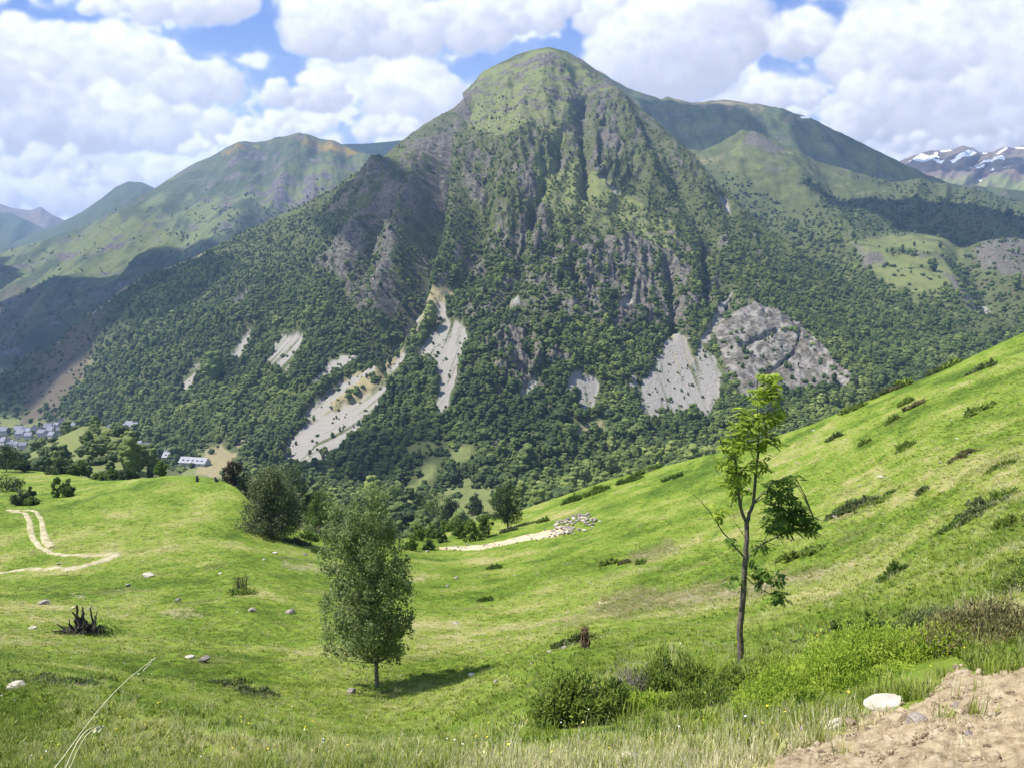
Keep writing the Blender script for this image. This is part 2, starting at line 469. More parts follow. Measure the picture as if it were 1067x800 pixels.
def smooth_n(P, k=9):
    n = normals(P)
    for ax in (0, 1):
        for _ in range(2):
            pad = [(0, 0)] * 3; pad[ax] = (k, k)
            c = np.cumsum(np.pad(n, pad, 'edge'), axis=ax)
            n = (np.take(c, range(2 * k, c.shape[ax]), ax) - np.take(c, range(0, c.shape[ax] - 2 * k), ax)) / (2 * k)
            n = n[:L_h(P), :L_w(P)]
    return n / (np.linalg.norm(n, axis=-1)[..., None] + 1e-9)
def L_h(P): return P.shape[0]
def L_w(P): return P.shape[1]

def build_layer(L, name, mat, z1, z2=None):
    h, wd = L.P.shape[:2]
    at_ = {"zone": z1.reshape(-1, 4)}
    if z2 is not None: at_["zone2"] = z2.reshape(-1, 4)
    o = mesh_np(name, L.P.reshape(-1, 3), grid_faces(h, wd), mat, attrs=at_, smooth=True)
    tag(o, kind="structure")
    return o

def blob_mask(px, py, polys, warp=0, soft=2.5, s=.06, seed=1):
    n = warp * fbm(p2(px * s, py * s), 3, seed) if warp else 0
    m = np.full(px.shape, -1e9)
    for p in polys:
        x0, y0 = np.min(p, 0) - 15; x1, y1 = np.max(p, 0) + 15
        sel = (px > x0) & (px < x1) & (py > y0) & (py < y1)
        if sel.any():
            v = poly_sd(px[sel], py[sel], p); mm = m[sel]; m[sel] = np.maximum(mm, v)
    return sstep(-soft, soft, m + n)

def mountain_mat(name, ground, rock, scree, grass, dry, snow=(.85, .87, .9), nscale=.02, rock2=None):
    """zone = (rock, scree, light grass, dry tan); zone2 = (orange broom, snow, brown earth, dark shrub)"""
    m, nt = new_mat(name); N = NT(nt)
    pos = N.pos()
    n1 = N.noise(nscale, 7, pos, .6); n2 = N.noise(nscale * 6, 5, pos, .65); n3 = N.noise(nscale * .25, 4, pos)
    z = N.attr("zone"); s = N.n('ShaderNodeSeparateColor'); N.l(z.outputs['Color'], s.inputs[0])
    z2 = N.attr("zone2"); s2 = N.n('ShaderNodeSeparateColor'); N.l(z2.outputs['Color'], s2.inputs[0])
    def th(v, k=.5):  # break the soft edge of a zone with noise
        x = N.math('ADD', v, N.math('MULTIPLY', N.math('SUBTRACT', n2, .5), k))
        return N.math('MULTIPLY', N.math('SUBTRACT', x, .3), 2.5, True)
    g = N.mix(N.math('MULTIPLY', N.math('SUBTRACT', n1, .3), 2.2, True), tuple(.7 * c for c in ground), tuple(1.3 * c for c in ground))
    gl = N.mix(n2, tuple(.8 * c for c in grass), tuple(1.2 * c for c in grass))
    col = N.mix(th(s.outputs[2]), g, gl)
    col = N.mix(th(z.outputs['Alpha']), col, N.mix(n2, tuple(.8 * c for c in dry), tuple(1.2 * c for c in dry)))
    col = N.mix(th(s2.outputs[0], .9), col, (.36, .22, .035))
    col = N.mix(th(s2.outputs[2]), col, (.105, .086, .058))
    rk = N.ramp(n2, [(.32, tuple(.45 * c for c in rock)), (.5, rock), (.68, rock2 or tuple(1.35 * c for c in rock))])
    nc = N.noise(nscale * 2.2, 8, pos, .72); ck_ = N.ramp(nc, [(.44, (1, 1, 1)), (.495, (.28, .27, .27)), (.53, (1, 1, 1)), (.64, (.8, .78, .76))])
    mm = N.n('ShaderNodeMix', data_type='RGBA', blend_type='MULTIPLY'); mm.inputs[0].default_value = .85; N.l(rk, mm.inputs[6]); N.l(ck_, mm.inputs[7]); rk = mm.outputs[2]
    col = N.mix(th(s.outputs[0], .7), col, rk)
    sc = N.mix(n2, tuple(.85 * c for c in scree), tuple(1.12 * c for c in scree))
    col = N.mix(th(s.outputs[1], .35), col, sc)
    col = N.mix(th(s2.outputs[1], .5), col, snow)
    finish(N, col, .95, bump=n2, bstr=.8, bdist=3.5, spec=.1)
    return m

GROUND = (.052, .078, .022)
M_A = mountain_mat("mountain_face", (.080, .095, .036), (.150, .136, .112), (.265, .244, .216), (.150, .168, .060), (.25, .215, .118), nscale=.03)
M_B = mountain_mat("far_mountain", (.060, .078, .036), (.13, .115, .11), (.36, .32, .28), (.135, .155, .055), (.20, .165, .095), nscale=.012)
M_E = mountain_mat("snowy_mountain", (.15, .12, .095), (.20, .165, .15), (.36, .32, .28), (.16, .18, .07), (.26, .20, .13), nscale=.006)

# ---- A: the big mountain across the valley
A_BASE = [(-400, 470, 1500), (-150, 460, 1350), (0, 452, 1250), (60, 462, 1100), (150, 482, 880), (230, 500, 720), (300, 525, 560), (400, 560, 420), (450, 568, 380), (520, 560, 390), (600, 535, 470), (700, 496, 610), (800, 472, 720), (900, 440, 860), (1000, 402, 1020), (1150, 345, 1350)]
A_TOE = [(-400, 452, 1650), (-150, 440, 1550), (0, 432, 1450), (60, 440, 1280), (150, 450, 1050), (230, 470, 930), (300, 488, 850), (400, 505, 760), (450, 512, 720), (520, 508, 720), (600, 495, 760), (700, 448, 870), (800, 420, 930), (900, 380, 1040), (1000, 350, 1200), (1150, 335, 1450)]
A_TOP = [(-400, 445, 1900), (-150, 430, 1800), (-40, 418, 1750), (0, 402, 1750), (50, 368, 1780), (100, 325, 1820), (130, 300, 1850), (150, 289, 1860), (205, 268, 1900), (250, 246, 1950), (300, 222, 2010), (345, 199, 2070), (370, 183, 2100), (390, 172, 2110), (420, 146, 2140), (445, 128, 2170), (470, 110, 2200), (490, 92, 2230), (505, 76, 2260), (525, 64, 2290), (545, 56, 2300), (570, 52, 2310), (590, 55, 2310), (605, 63, 2300), (622, 76, 2280), (640, 92, 2240), (660, 108, 2190), (700, 143, 2060), (725, 166, 1980), (745, 188, 1910), (770, 214, 1840), (800, 240, 1760), (840, 272, 1660), (900, 306, 1560), (960, 328, 1500), (1040, 342, 1460), (1150, 333, 1500)]
A = layer(-400, 1150, 1.3, [A_BASE, A_TOE, A_TOP], [110, 430], front=(.4, .3, 20), back=(.5, .55), curv={1: -.10})
ax, ay = A.px, A.py
hf = np.clip(A.T - 1, 0, 1.0)          # 0 toe .. 1 crest
face = (A.T > 0).astype(float)
kq = np.interp(ax, [150, 330, 430, 520, 700, 800, 1000], [1.0, .85, .45, .1, -.25, -.5, -.7])
q = ax + kq * (ay - 300)
wob = 14 * fbm(p2(ax / 60, ay / 60), 3, 5)
cliffs = [
    [(335, 285), (348, 240), (372, 200), (398, 178), (425, 152), (470, 122), (474, 150), (455, 190), (440, 215), (428, 250), (420, 285), (410, 312), (385, 300), (362, 300)],
    [(360, 300), (385, 268), (412, 262), (425, 300), (405, 330), (375, 325)],
    [(484, 160), (505, 150), (535, 158), (560, 150), (590, 170), (560, 230), (545, 262), (520, 245), (500, 225), (485, 190)],
    [(535, 240), (565, 215), (572, 250), (556, 275), (540, 270)],
    [(598, 160), (612, 108), (640, 112), (668, 150), (676, 190), (640, 190), (605, 182)],
    [(668, 160), (700, 150), (735, 185), (748, 205), (735, 212), (700, 192)],
    [(590, 290), (615, 258), (655, 255), (700, 275), (722, 290), (752, 285), (755, 312), (730, 330), (700, 338), (660, 345), (620, 330)],
    [(480, 395), (497, 365), (520, 350), (560, 330), (590, 345), (600, 375), (560, 390), (530, 405), (500, 425)],
    [(560, 290), (600, 270), (640, 290), (600, 330)],
    [(720, 225), (740, 210), (760, 235), (750, 250)],
]
dome_poly = [(741, 348), (758, 332), (785, 323), (812, 330), (832, 346), (852, 366), (872, 388), (892, 404), (884, 412), (858, 412), (835, 410), (800, 416), (782, 420), (765, 408), (750, 382)]
rockm = blob_mask(ax + wob * .5, ay + wob * .5, cliffs, 9, 7, .05, 11)
domem = blob_mask(ax, ay, [dome_poly], 4, 2.5, .09, 12)
screes = [
    [(274, 390), (288, 358), (297, 350), (318, 347), (313, 372), (300, 394), (290, 386)],
    [(186, 405), (204, 380), (217, 375), (210, 391), (195, 407)], [(239, 373), (260, 346), (266, 348), (250, 374)], [(242, 322), (257, 308), (263, 311), (249, 325)],
    [(318, 412), (348, 376), (372, 366), (368, 376), (340, 398)],
    [(314, 442), (326, 424), (370, 396), (388, 378), (392, 384), (366, 408), (330, 440)],
    [(294, 483), (304, 456), (338, 434), (374, 418), (398, 402), (418, 370), (430, 366), (421, 394), (402, 424), (380, 444), (356, 468), (336, 487), (316, 492)], [(318, 436), (345, 410), (372, 392), (366, 408), (330, 440)],
    [(299, 480), (312, 462), (350, 440), (385, 425), (398, 404), (418, 372), (424, 370), (416, 398), (392, 434), (372, 448), (350, 472), (328, 486)],
    [(434, 384), (446, 356), (456, 350), (462, 336), (482, 336), (489, 352), (484, 376), (474, 402), (468, 424), (456, 434), (454, 420), (459, 396), (452, 376), (443, 382)],
    [(456, 332), (457, 316), (464, 316), (466, 336)],
    [(590, 398), (598, 388), (612, 392), (626, 402), (618, 418), (614, 434), (606, 434), (598, 414)],
    [(664, 406), (680, 384), (692, 358), (702, 347), (713, 350), (722, 374), (730, 362), (742, 370), (752, 386), (750, 408), (738, 436), (716, 428), (700, 432), (672, 446), (668, 428)],
    [(728, 358), (744, 330), (748, 316), (764, 304), (758, 322), (744, 345), (738, 360)],
    [(538, 413), (556, 396), (562, 398), (548, 414)], [(654, 390), (664, 394), (666, 404), (655, 402)],
    [(506, 462), (535, 450), (566, 448), (572, 458), (560, 474), (532, 480), (514, 474)],
    [(430, 330), (442, 318), (446, 322), (434, 334)], [(620, 190), (628, 188), (645, 204), (640, 207)], [(745, 208), (752, 206), (762, 226), (756, 228)],
    [(530, 312), (540, 305), (542, 316), (534, 320)], [(640, 320), (655, 312), (657, 322), (645, 326)], 
]
rub = [(506, 462), (535, 450), (566, 448), (572, 458), (560, 474), (532, 480), (514, 474)]
screes = [p for p in screes if p != rub]
screem = blob_mask(ax, ay, screes, 7, 2.4, .13, 13)
rubm = blob_mask(ax, ay, [rub], 9, 6, .12, 14)
drys = [[(330, 432), (345, 410), (400, 366), (425, 338), (448, 318), (452, 326), (430, 360), (404, 392), (380, 420), (340, 448), (310, 470)],
        [(412, 345), (440, 322), (470, 300), (475, 306), (450, 330)],
        
        [(130, 298), (160, 283), (205, 266), (222, 262), (190, 280), (150, 296), (100, 330), (60, 370), (52, 366), (95, 322)],
        [(30, 430), (45, 390), (90, 345), (110, 340), (100, 380), (60, 425)],
        [(205, 492), (214, 470), (232, 466), (246, 476), (240, 498)], [(160, 468), (176, 466), (178, 474), (162, 476)], [(246, 462), (258, 455), (262, 470), (250, 474)],
        [(690, 362), (702, 347), (714, 350), (724, 374), (716, 388), (700, 384)], [(590, 448), (625, 440), (628, 452), (600, 456)]]
drym = blob_mask(ax, ay, drys, 6, 4, .08, 14)
lights = [[(422, 464), (450, 456), (468, 458), (440, 468), (424, 476)], [(425, 505), (440, 478), (452, 480), (440, 512)], [(468, 470), (490, 462), (492, 476), (474, 482)],
          [(486, 98), (520, 66), (570, 54), (620, 80), (640, 110), (600, 105), (590, 150), (560, 148), (520, 150), (480, 140)],
          [(555, 180), (600, 170), (660, 215), (730, 275), (700, 280), (640, 250), (590, 232), (560, 225)], [(380, 400), (400, 395), (380, 430), (360, 440)],
          [(430, 520), (480, 500), (530, 510), (560, 540), (520, 560), (430, 560)], [(0, 450), (0, 425), (40, 425), (45, 445)], [(60, 455), (90, 445), (100, 452), (75, 462)], [(180, 496), (205, 470), (240, 470), (235, 500)],
          [(640, 300), (690, 290), (700, 300), (660, 318)], [(400, 530), (430, 500), (445, 510), (430, 545)], [(880, 250), (900, 262), (920, 285), (900, 280)]]
lightm = blob_mask(ax, ay, lights, 12, 10, .04, 15)
clearm = blob_mask(ax, ay, [[(420, 464), (464, 454), (472, 462), (438, 470), (422, 478)], [(420, 506), (438, 470), (460, 474), (450, 514)], [(464, 464), (496, 456), (498, 480), (470, 487)], [(430, 524), (470, 512), (520, 516), (540, 530), (520, 548), (440, 552)], [(588, 446), (628, 436), (632, 454), (596, 460)], [(200, 494), (212, 468), (236, 464), (250, 476), (242, 500)]], 6, 4, .1, 16)
# relief
nw = smooth_n(A.P, 14)
rel = 17 * sstep(.03, .3, hf) * fbm(p2(q / 40 + .4 * fbm(p2(ax / 40, ay / 40, 3.3), 3, 23), ay / 95, 1.7), 5, 21, .55, ridged=True)
rel += 30 * fbm(A.P / 300, 6, 31, .54) * sstep(-.6, .3, A.T)
rel += 10 * (sstep(.25, .6, hf)) * fbm(A.P * np.array([1, 1, .7]) / 55, 4, 33, .6, ridged=True)
strk = fbm(p2(q / 11 + .5 * wob / 14, ay / 30, 4.4), 5, 36, .62)
ck0 = np.clip(rockm, 0, 1)
rgt = sstep(575, 640, ax)
ck = ck0 * sstep(-.12, .20, strk + np.where(ax < 480, .11, -.09) * (1 - rgt) + np.where(ay > 245, .05, -.18) * rgt)
rel += ck0 * (1.5 - .5 * rgt) * (11 * fbm(p2(q / 11, ay / 34, .3), 5, 37, .6, ridged=True) + 10 * fbm(A.P / 26, 4, 39, .65))
gl = [([(482, 112), (470, 150), (462, 200), (455, 260), (438, 312), (405, 365)], 85, 15, .55), ([(432, 165), (412, 215), (398, 255), (372, 305)], 55, 10, .6), ([(612, 118), (608, 150), (615, 205)], 32, 6, .6), ([(668, 120), (690, 170), (720, 225), (745, 260)], 20, 8, .7),
      ([(735, 262), (738, 320)], 20, 5, .7), ([(520, 165), (512, 220), (500, 262), (480, 300)], 24, 7, .6), ([(700, 285), (704, 345)], 22, 5, .7), ([(585, 160), (560, 220), (545, 280), (520, 330)], 20, 8, .7), ([(665, 200), (720, 260), (760, 310)], 22, 10, .7)]
for pts, dep, wd_, asym in gl:
    d, sd = line_d(ax + wob * .35, ay, pts)
    ww = np.where(sd < 0, wd_ * 1.7, wd_ * asym)
    rel -= dep * np.exp(-(d / ww) ** 2)
rg = [([(575, 60), (560, 110), (548, 160), (540, 220)], 22, 22), ([(640, 105), (650, 150), (690, 230), (730, 280)], 24, 16), ([(478, 150), (486, 200), (478, 260), (450, 320)], 26, 9), ([(405, 185), (385, 240), (366, 290)], 30, 12), ([(445, 170), (430, 230), (412, 290), (395, 330)], 36, 9)]
for pts, dep, wd_ in rg:
    d, sd = line_d(ax + wob * .35, ay, pts); rel += dep * np.exp(-(d / wd_) ** 2)
sd_dome = np.clip(poly_sd(ax, ay, dome_poly), 0, 40)
bulge = np.where(sd_dome > 0, 30 * np.sqrt(1 - (1 - np.clip(sd_dome / 26, 0, 1)) ** 2), 0)
rel += domem * (4.5 * fbm(A.P / 10, 4, 63, .65) + 6 * fbm(p2((ax + ay * .6) / 24, (ay - ax * .5) / 13), 6, 61, .62, ridged=True) - 7 * np.exp(-(line_d(ax + .5 * wob, ay, [(828, 350), (820, 372), (806, 384), (785, 392)])[0] / 1.5) ** 2) - 9 * np.exp(-(line_d(ax + .4 * wob, ay, [(765, 365), (800, 352), (845, 380), (880, 400)])[0] / 1.8) ** 2))
fl = 1 - .85 * np.clip(screem + .5 * drym, 0, 1)
rel = rel * (fl * sstep(-.2, .4, A.T) + .0) 
near_crest = np.where(A.T > 2, 0.2, 1 - .78 * sstep(.88, 1, hf))
A.P = A.P + nw * (rel * near_crest)[..., None] + bulge[..., None] * np.array([0, -1, .05])
A.px2, A.py2 = proj(A.P)
rocky = sstep(.06, .32, fbm(A.P / 36, 5, 71, .65) + .12 * np.exp(-((ax - 560) / 80) ** 2 - ((ay - 370) / 50) ** 2) + .42 * sstep(260, 120, ay) * sstep(50, 120, ay) * .6 + .25 * np.exp(-((ax - 580) / 110) ** 2 - ((ay - 300) / 90) ** 2) - .25 * sstep(400, 470, ay)) * (ax > 360) * (ax < 790)
z1 = np.stack([np.clip(np.maximum(ck, domem * 1.1) + np.where(ay < 250, .42, .7) * rocky + .8 * rubm, 0, 1) * (1 - screem), np.clip(screem, 0, 1) * np.clip(.78 + 1.3 * fbm(p2(q / 5, ay / 70, 8.0), 4, 75, .6), .25, 1) + .62 * domem * sstep(-.25, .2, fbm(p2((ax + ay * .6) / 14, (ay - ax * .5) / 7), 4, 62, .6)), lightm * (1 - .5 * ck), drym * .9], -1)
summ = .28 * sstep(170, 70, ay) * (.6 + .8 * fbm(A.P / 50, 4, 73))
z1[..., 2] = np.maximum(z1[..., 2], summ * (1 - ck))
band = sstep(-.04, .22, fbm(p2(ax / 26, ay / 7, 6.6), 5, 76, .62)) * sstep(175, 120, ay) * (ax > 470) * (ax < 680)
z1[..., 0] = np.maximum(z1[..., 0], .8 * band); z1[..., 1] = np.maximum(z1[..., 1], .35 * band * sstep(120, 80, ay))
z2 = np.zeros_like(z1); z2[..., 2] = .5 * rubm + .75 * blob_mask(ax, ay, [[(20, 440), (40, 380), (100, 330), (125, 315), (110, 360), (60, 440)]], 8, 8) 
build_layer(A, "mountain", M_A, z1, z2)
A.forest_block = np.clip(1.6 * np.maximum(screem, blob_mask(ax, ay - 3, screes, 5, 2, .12, 13) * 1.0) + 1.1 * domem + .85 * ck + .75 * drym + .62 * rocky + .72 * rubm + 1.2 * clearm, 0, 1)
A.light = np.clip(lightm * (1 + .0), 0, 1)

# ---- D1 spur and D2 ridge to the right, B left mountain, distant ones
D1_BASE = [(560, 330, 1900), (700, 320, 1850), (800, 335, 1650), (900, 372, 1350), (1000, 372, 1250), (1100, 372, 1250), (1300, 350, 1400)]
D1_MID = [(560, 250, 2300), (700, 240, 2200), (800, 245, 2050), (880, 262, 1900), (905, 262, 1780), (960, 264, 1740), (1010, 262, 1760), (1067, 262, 1800), (1300, 262, 1900)]
D1_MID2 = [(560, 230, 2400), (700, 225, 2320), (800, 232, 2250), (880, 250, 2080), (905, 246, 2100), (960, 242, 2120), (1010, 244, 2100), (1067, 246, 2100), (1300, 246, 2200)]
D1_TOP = [(560, 120, 2900), (640, 130, 2900), (690, 152, 2880), (730, 160, 2850), (752, 152, 2830), (772, 142, 2820), (790, 146, 2820), (820, 157, 2830), (850, 168, 2850), (890, 181, 2880), (930, 190, 2920), (960, 188, 3000), (1000, 198, 3050), (1067, 212, 3100), (1300, 235, 3200)]
D1 = layer(560, 1300, 1.6, [D1_BASE, D1_MID, D1_MID2, D1_TOP], [90, 24, 150], front=(.75, .3, 8), back=(.2, .5))
dx_, dy_ = D1.px, D1.py
kq = np.interp(dx_, [560, 780, 900, 1100], [.2, -.4, -.3, .6])
rel = 26 * fbm(p2((dx_ + kq * (dy_ - 200)) / 40, dy_ / 130, 2.2), 5, 121, .5, ridged=True) * sstep(2, 2.3, D1.T) + 18 * fbm(D1.P / 260, 6, 123, .52) * sstep(-.1, .3, D1.T)
d, sd = line_d(dx_, dy_, [(1005, 258), (1030, 300), (1045, 345)]); rel -= 40 * np.exp(-(d / 16) ** 2)
d, sd = line_d(dx_, dy_, [(775, 140), (800, 180), (850, 220), (880, 245)]); rel += 40 * np.exp(-(d / 22) ** 2)
D1.P = D1.P + smooth_n(D1.P, 10) * (rel * np.where(D1.T > 3, .3, 1 - .6 * sstep(2.9, 3, D1.T)))[..., None]
lg = blob_mask(dx_, dy_, [[(768, 138), (800, 150), (850, 172), (905, 192), (935, 200), (900, 215), (860, 205), (820, 195), (850, 225), (830, 232), (770, 190), (745, 175)],
                          [(885, 262), (905, 250), (930, 244), (1005, 244), (1012, 258), (985, 262), (940, 262), (905, 268)],
                          [(893, 264), (940, 262), (985, 264), (1000, 285), (990, 305), (960, 315), (930, 305), (905, 285)], [(880, 250), (892, 252), (912, 268), (900, 272)], [(945, 312), (975, 318), (1040, 322), (1010, 332), (960, 326)]], 10, 5, .07, 17)
rk = blob_mask(dx_, dy_, [[(955, 262), (985, 262), (992, 268), (960, 270)], [(985, 285), (1005, 290), (1030, 318), (1020, 325), (990, 305)], [(1012, 250), (1067, 246), (1080, 300), (1055, 290), (1030, 270)], [(890, 264), (915, 262), (925, 275), (900, 278)], [(780, 145), (810, 165), (800, 175), (775, 160)]], 8, 6, .08, 18)
br = blob_mask(dx_, dy_, [[(1012, 252), (1100, 246), (1100, 330), (1040, 330), (1020, 290)]], 8, 8, .06, 19)
sc = blob_mask(dx_, dy_, [[(1028, 298), (1036, 306), (1052, 322), (1046, 326), (1034, 312)], [(1010, 306), (1016, 306), (1032, 322), (1026, 324)]], 2, 2, .1, 20)
rk2 = sstep(.1, .35, fbm(D1.P / 70, 5, 171, .6)) * sstep(215, 190, dy_) * .5
z1 = np.stack([np.clip(.8 * rk + rk2, 0, 1), sc, lg * np.clip(np.where(dy_ < 235, .30, .62) + .9 * fbm(D1.P / 60, 5, 181, .6), 0, 1), (.25 + .5 * fbm(D1.P / 120, 4, 182)) * sstep(215, 170, dy_)], -1); z2 = np.zeros_like(z1); z2[..., 2] = .6 * br * sstep(-.2, .3, fbm(D1.P / 50, 4, 191))
build_layer(D1, "mountain", M_A, z1, z2)
D1.light = lg; D1.block = np.clip(1.02 * lg + .6 * rk + sc, 0, 1)

D2 = layer(560, 1300, 2.2, [[(560, 300, 2900), (760, 260, 3000), (1300, 300, 3100)], [(560, 60, 3700), (600, 66, 3700), (625, 76, 3700), (660, 95, 3700), (688, 107, 3700), (694, 104, 3700), (702, 107, 3690), (722, 111, 3680), (742, 108, 3670), (762, 108, 3660), (790, 110, 3640), (820, 118, 3620), (850, 127, 3600), (890, 147, 3560), (930, 169, 3540), (960, 184, 3520), (1000, 192, 3520), (1067, 203, 3560), (1300, 235, 3600)]], [130], back=(.3, .5))
rel = 58 * fbm(p2((D2.px - .6 * D2.py) / 50, D2.py / 150, 3.3), 5, 221, .5, ridged=True) + 30 * fbm(D2.P / 220, 6, 223)
D2.P = D2.P + smooth_n(D2.P, 8) * (rel * np.where(D2.T > 1, .3, 1 - .7 * sstep(.9, 1, D2.T)))[..., None]
tan = blob_mask(D2.px, D2.py, [[(690, 100), (770, 104), (800, 112), (790, 128), (740, 124), (705, 115)], [(800, 128), (830, 132), (820, 142)]], 22, 9, .05) * np.clip(.55 + fbm(D2.P / 80, 4, 229), 0, 1)
sn = blob_mask(D2.px, D2.py, [[(832, 124), (842, 123), (845, 126), (834, 127)], [(888, 146), (896, 147), (893, 149)]], 1, .8)
z1 = np.stack([.6 * sstep(-.05, .35, fbm(D2.P / 70, 5, 224, .6)), 0 * tan, np.clip(.4 + .6 * fbm(D2.P / 120, 4, 225), 0, 1), tan], -1); z2 = np.zeros_like(z1); z2[..., 1] = sn
build_layer(D2, "mountain", M_B, z1, z2)

B = layer(-500, 560, 1.8, [[(-500, 470, 1750), (-100, 450, 1850), (0, 440, 1950), (60, 420, 2050), (150, 370, 2300), (250, 330, 2500), (400, 300, 2800), (560, 300, 3000)],
                           [(-500, 400, 3800), (-250, 340, 3900), (-100, 302, 4000), (0, 268, 4050), (40, 255, 4080), (80, 240, 4100), (120, 222, 4120), (150, 207, 4140), (180, 187, 4160), (205, 171, 4180), (230, 158, 4200), (250, 150, 4200), (275, 146, 4200), (300, 144, 4200), (312, 141, 4200), (325, 144, 4190), (345, 148, 4160), (370, 158, 4120), (395, 170, 4080), (450, 200, 4000), (560, 240, 3900)]], [330], back=(.25, .5), curv={0: .08})
bx, by = B.px, B.py
kq = np.interp(bx, [-200, 100, 250, 330, 420], [1.1, 1.1, .8, .1, -.5])
rel = 60 * fbm(p2((bx + kq * (by - 200)) / 55, by / 170, 5.1), 6, 321, .5, ridged=True) + 40 * fbm(B.P / 500, 6, 323, .5)
for pts, dep, wdd in ([[(270, 150), (278, 200), (262, 260)], 60, 14], [[(225, 170), (180, 230), (110, 290)], 45, 16], [[(330, 160), (310, 200), (275, 240)], 40, 10]):
    d, sd = line_d(bx, by, pts); rel -= dep * np.exp(-(d / wdd) ** 2)
B.P = B.P + smooth_n(B.P, 10) * (rel * np.where(B.T > 1, .3, 1 - .7 * sstep(.9, 1, B.T)) * sstep(0, .15, B.T))[..., None]
bn = fbm(p2((bx + kq * (by - 200)) / 22, by / 30, 2), 5, 330, .6)
lg = sstep(-.12, .25, bn + .35 * np.exp(-((by - (290 - .25 * bx)) / 35) ** 2) - .1) * sstep(145, 175, by) * .6
org = blob_mask(bx, by, [[(262, 150), (300, 145), (345, 150), (372, 158), (385, 168), (360, 172), (335, 165), (310, 156), (285, 153)], [(230, 162), (250, 155), (265, 158), (240, 168)]], 16, 9, .09, 33)
rk = sstep(.0, .34, fbm(B.P / 120, 6, 340, .65) + .25 * np.exp(-((bx - 310) / 50) ** 2 - ((by - 200) / 35) ** 2)) * .8
brn = .55 * blob_mask(bx, by, [[(-100, 430), (-60, 360), (20, 300), (60, 300), (40, 350), (-20, 420)]], 10, 12)
z1 = np.stack([rk, 0 * rk, lg, .35 * sstep(.1, .4, fbm(B.P / 300, 4, 350))], -1); z2 = np.zeros_like(z1); z2[..., 0] = .5 * org; z2[..., 2] = brn
build_layer(B, "mountain", M_B, z1, z2)

def far_ridge(px0, px1, sky, Y, base_py, mat, z=None, amp=60, seed=400, rows=70, step=2.5):
    L = layer(px0, px1, step, [[(px0, base_py, Y * .62), (px1, base_py, Y * .62)], [(x, y, Y) for x, y in sky]], [rows], back=(.15, .4))
    rel = amp * fbm(p2((L.px + .8 * L.py) / 30, L.py / 60, seed * .1), 6, seed, .52, ridged=True)
    L.P = L.P + smooth_n(L.P, 5) * (rel * np.where(L.T > 1, .2, 1 - .8 * sstep(.85, 1, L.T)))[..., None]
    z1 = np.zeros(L.px.shape + (4,)); z2 = z1.copy()
    if z: z(L, z1, z2)
    return build_layer(L, "mountain", mat, z1, z2)
far_ridge(-500, 330, [(-500, 330), (-200, 290), (0, 258), (30, 247), (60, 235), (85, 222), (105, 208), (120, 196), (134, 190), (148, 191), (165, 198), (200, 185), (230, 170), (330, 180)], 6000, 330, M_B, amp=40, seed=410)
far_ridge(-500, 160, [(-500, 200), (-120, 205), (-40, 215), (0, 222), (12, 223), (30, 231), (45, 238), (80, 252), (160, 280)], 7400, 300, M_B, amp=45, seed=420)
far_ridge(-500, 200, [(-500, 190), (-30, 210), (0, 213), (15, 218), (33, 220), (42, 216), (55, 225), (75, 233), (110, 245), (200, 270)], 8800, 290, M_E, amp=50, seed=430,
          z=lambda L, a, b: b.__setitem__((..., 1), sstep(.15, .5, fbm(L.P / 300, 4, 3)) * sstep(232, 220, L.py)))
far_ridge(300, 520, [(300, 156), (340, 152), (360, 151), (385, 150), (400, 149), (420, 147), (520, 150)], 5400, 260, M_B, amp=35, seed=440)
def snowz(L, a, b):
    x, y = L.px, L.py
    S = [[(948, 175), (958, 168), (972, 167), (978, 170), (962, 175), (952, 177)], [(988, 176), (1000, 168), (1012, 162), (1016, 164), (1006, 171), (992, 178)], [(968, 172), (975, 162), (979, 162), (972, 173)],
         [(978, 158), (990, 156), (994, 159), (980, 160)], [(1020, 160), (1034, 161), (1034, 164), (1022, 163)], [(1036, 168), (1046, 162), (1050, 163), (1040, 170)], [(1054, 160), (1060, 155), (1080, 156), (1078, 159)],
         [(1006, 178), (1030, 174), (1048, 170), (1046, 175), (1020, 179)], [(1008, 182), (1024, 180), (1022, 184)], [(1044, 180), (1052, 183), (1046, 183)], [(1030, 184), (1036, 186), (1033, 188)], [(970, 171), (984, 172), (982, 176), (972, 175)], [(1016, 190), (1024, 194), (1020, 194)], [(1007, 155), (1011, 158), (1010, 160), (1006, 159)]]
    b[..., 1] = sstep(.5, .97, blob_mask(x, y, S, 1.6, .9, .2, 44))
    a[..., 2] = .8 * sstep(184, 200, y); a[..., 0] = .5 * sstep(-.1, .3, fbm(L.P / 300, 4, 5)); a[..., 3] = .5 * sstep(0, .3, fbm(L.P / 500, 4, 6))
far_ridge(880, 1350, [(880, 200), (925, 178), (940, 170), (952, 163), (970, 158), (985, 158), (995, 156), (1003, 153), (1011, 155), (1020, 160), (1034, 160), (1045, 155), (1055, 155), (1067, 152), (1110, 146), (1200, 150), (1350, 160)], 6200, 235, M_E, snowz, amp=75, seed=450, rows=110, step=1.8)

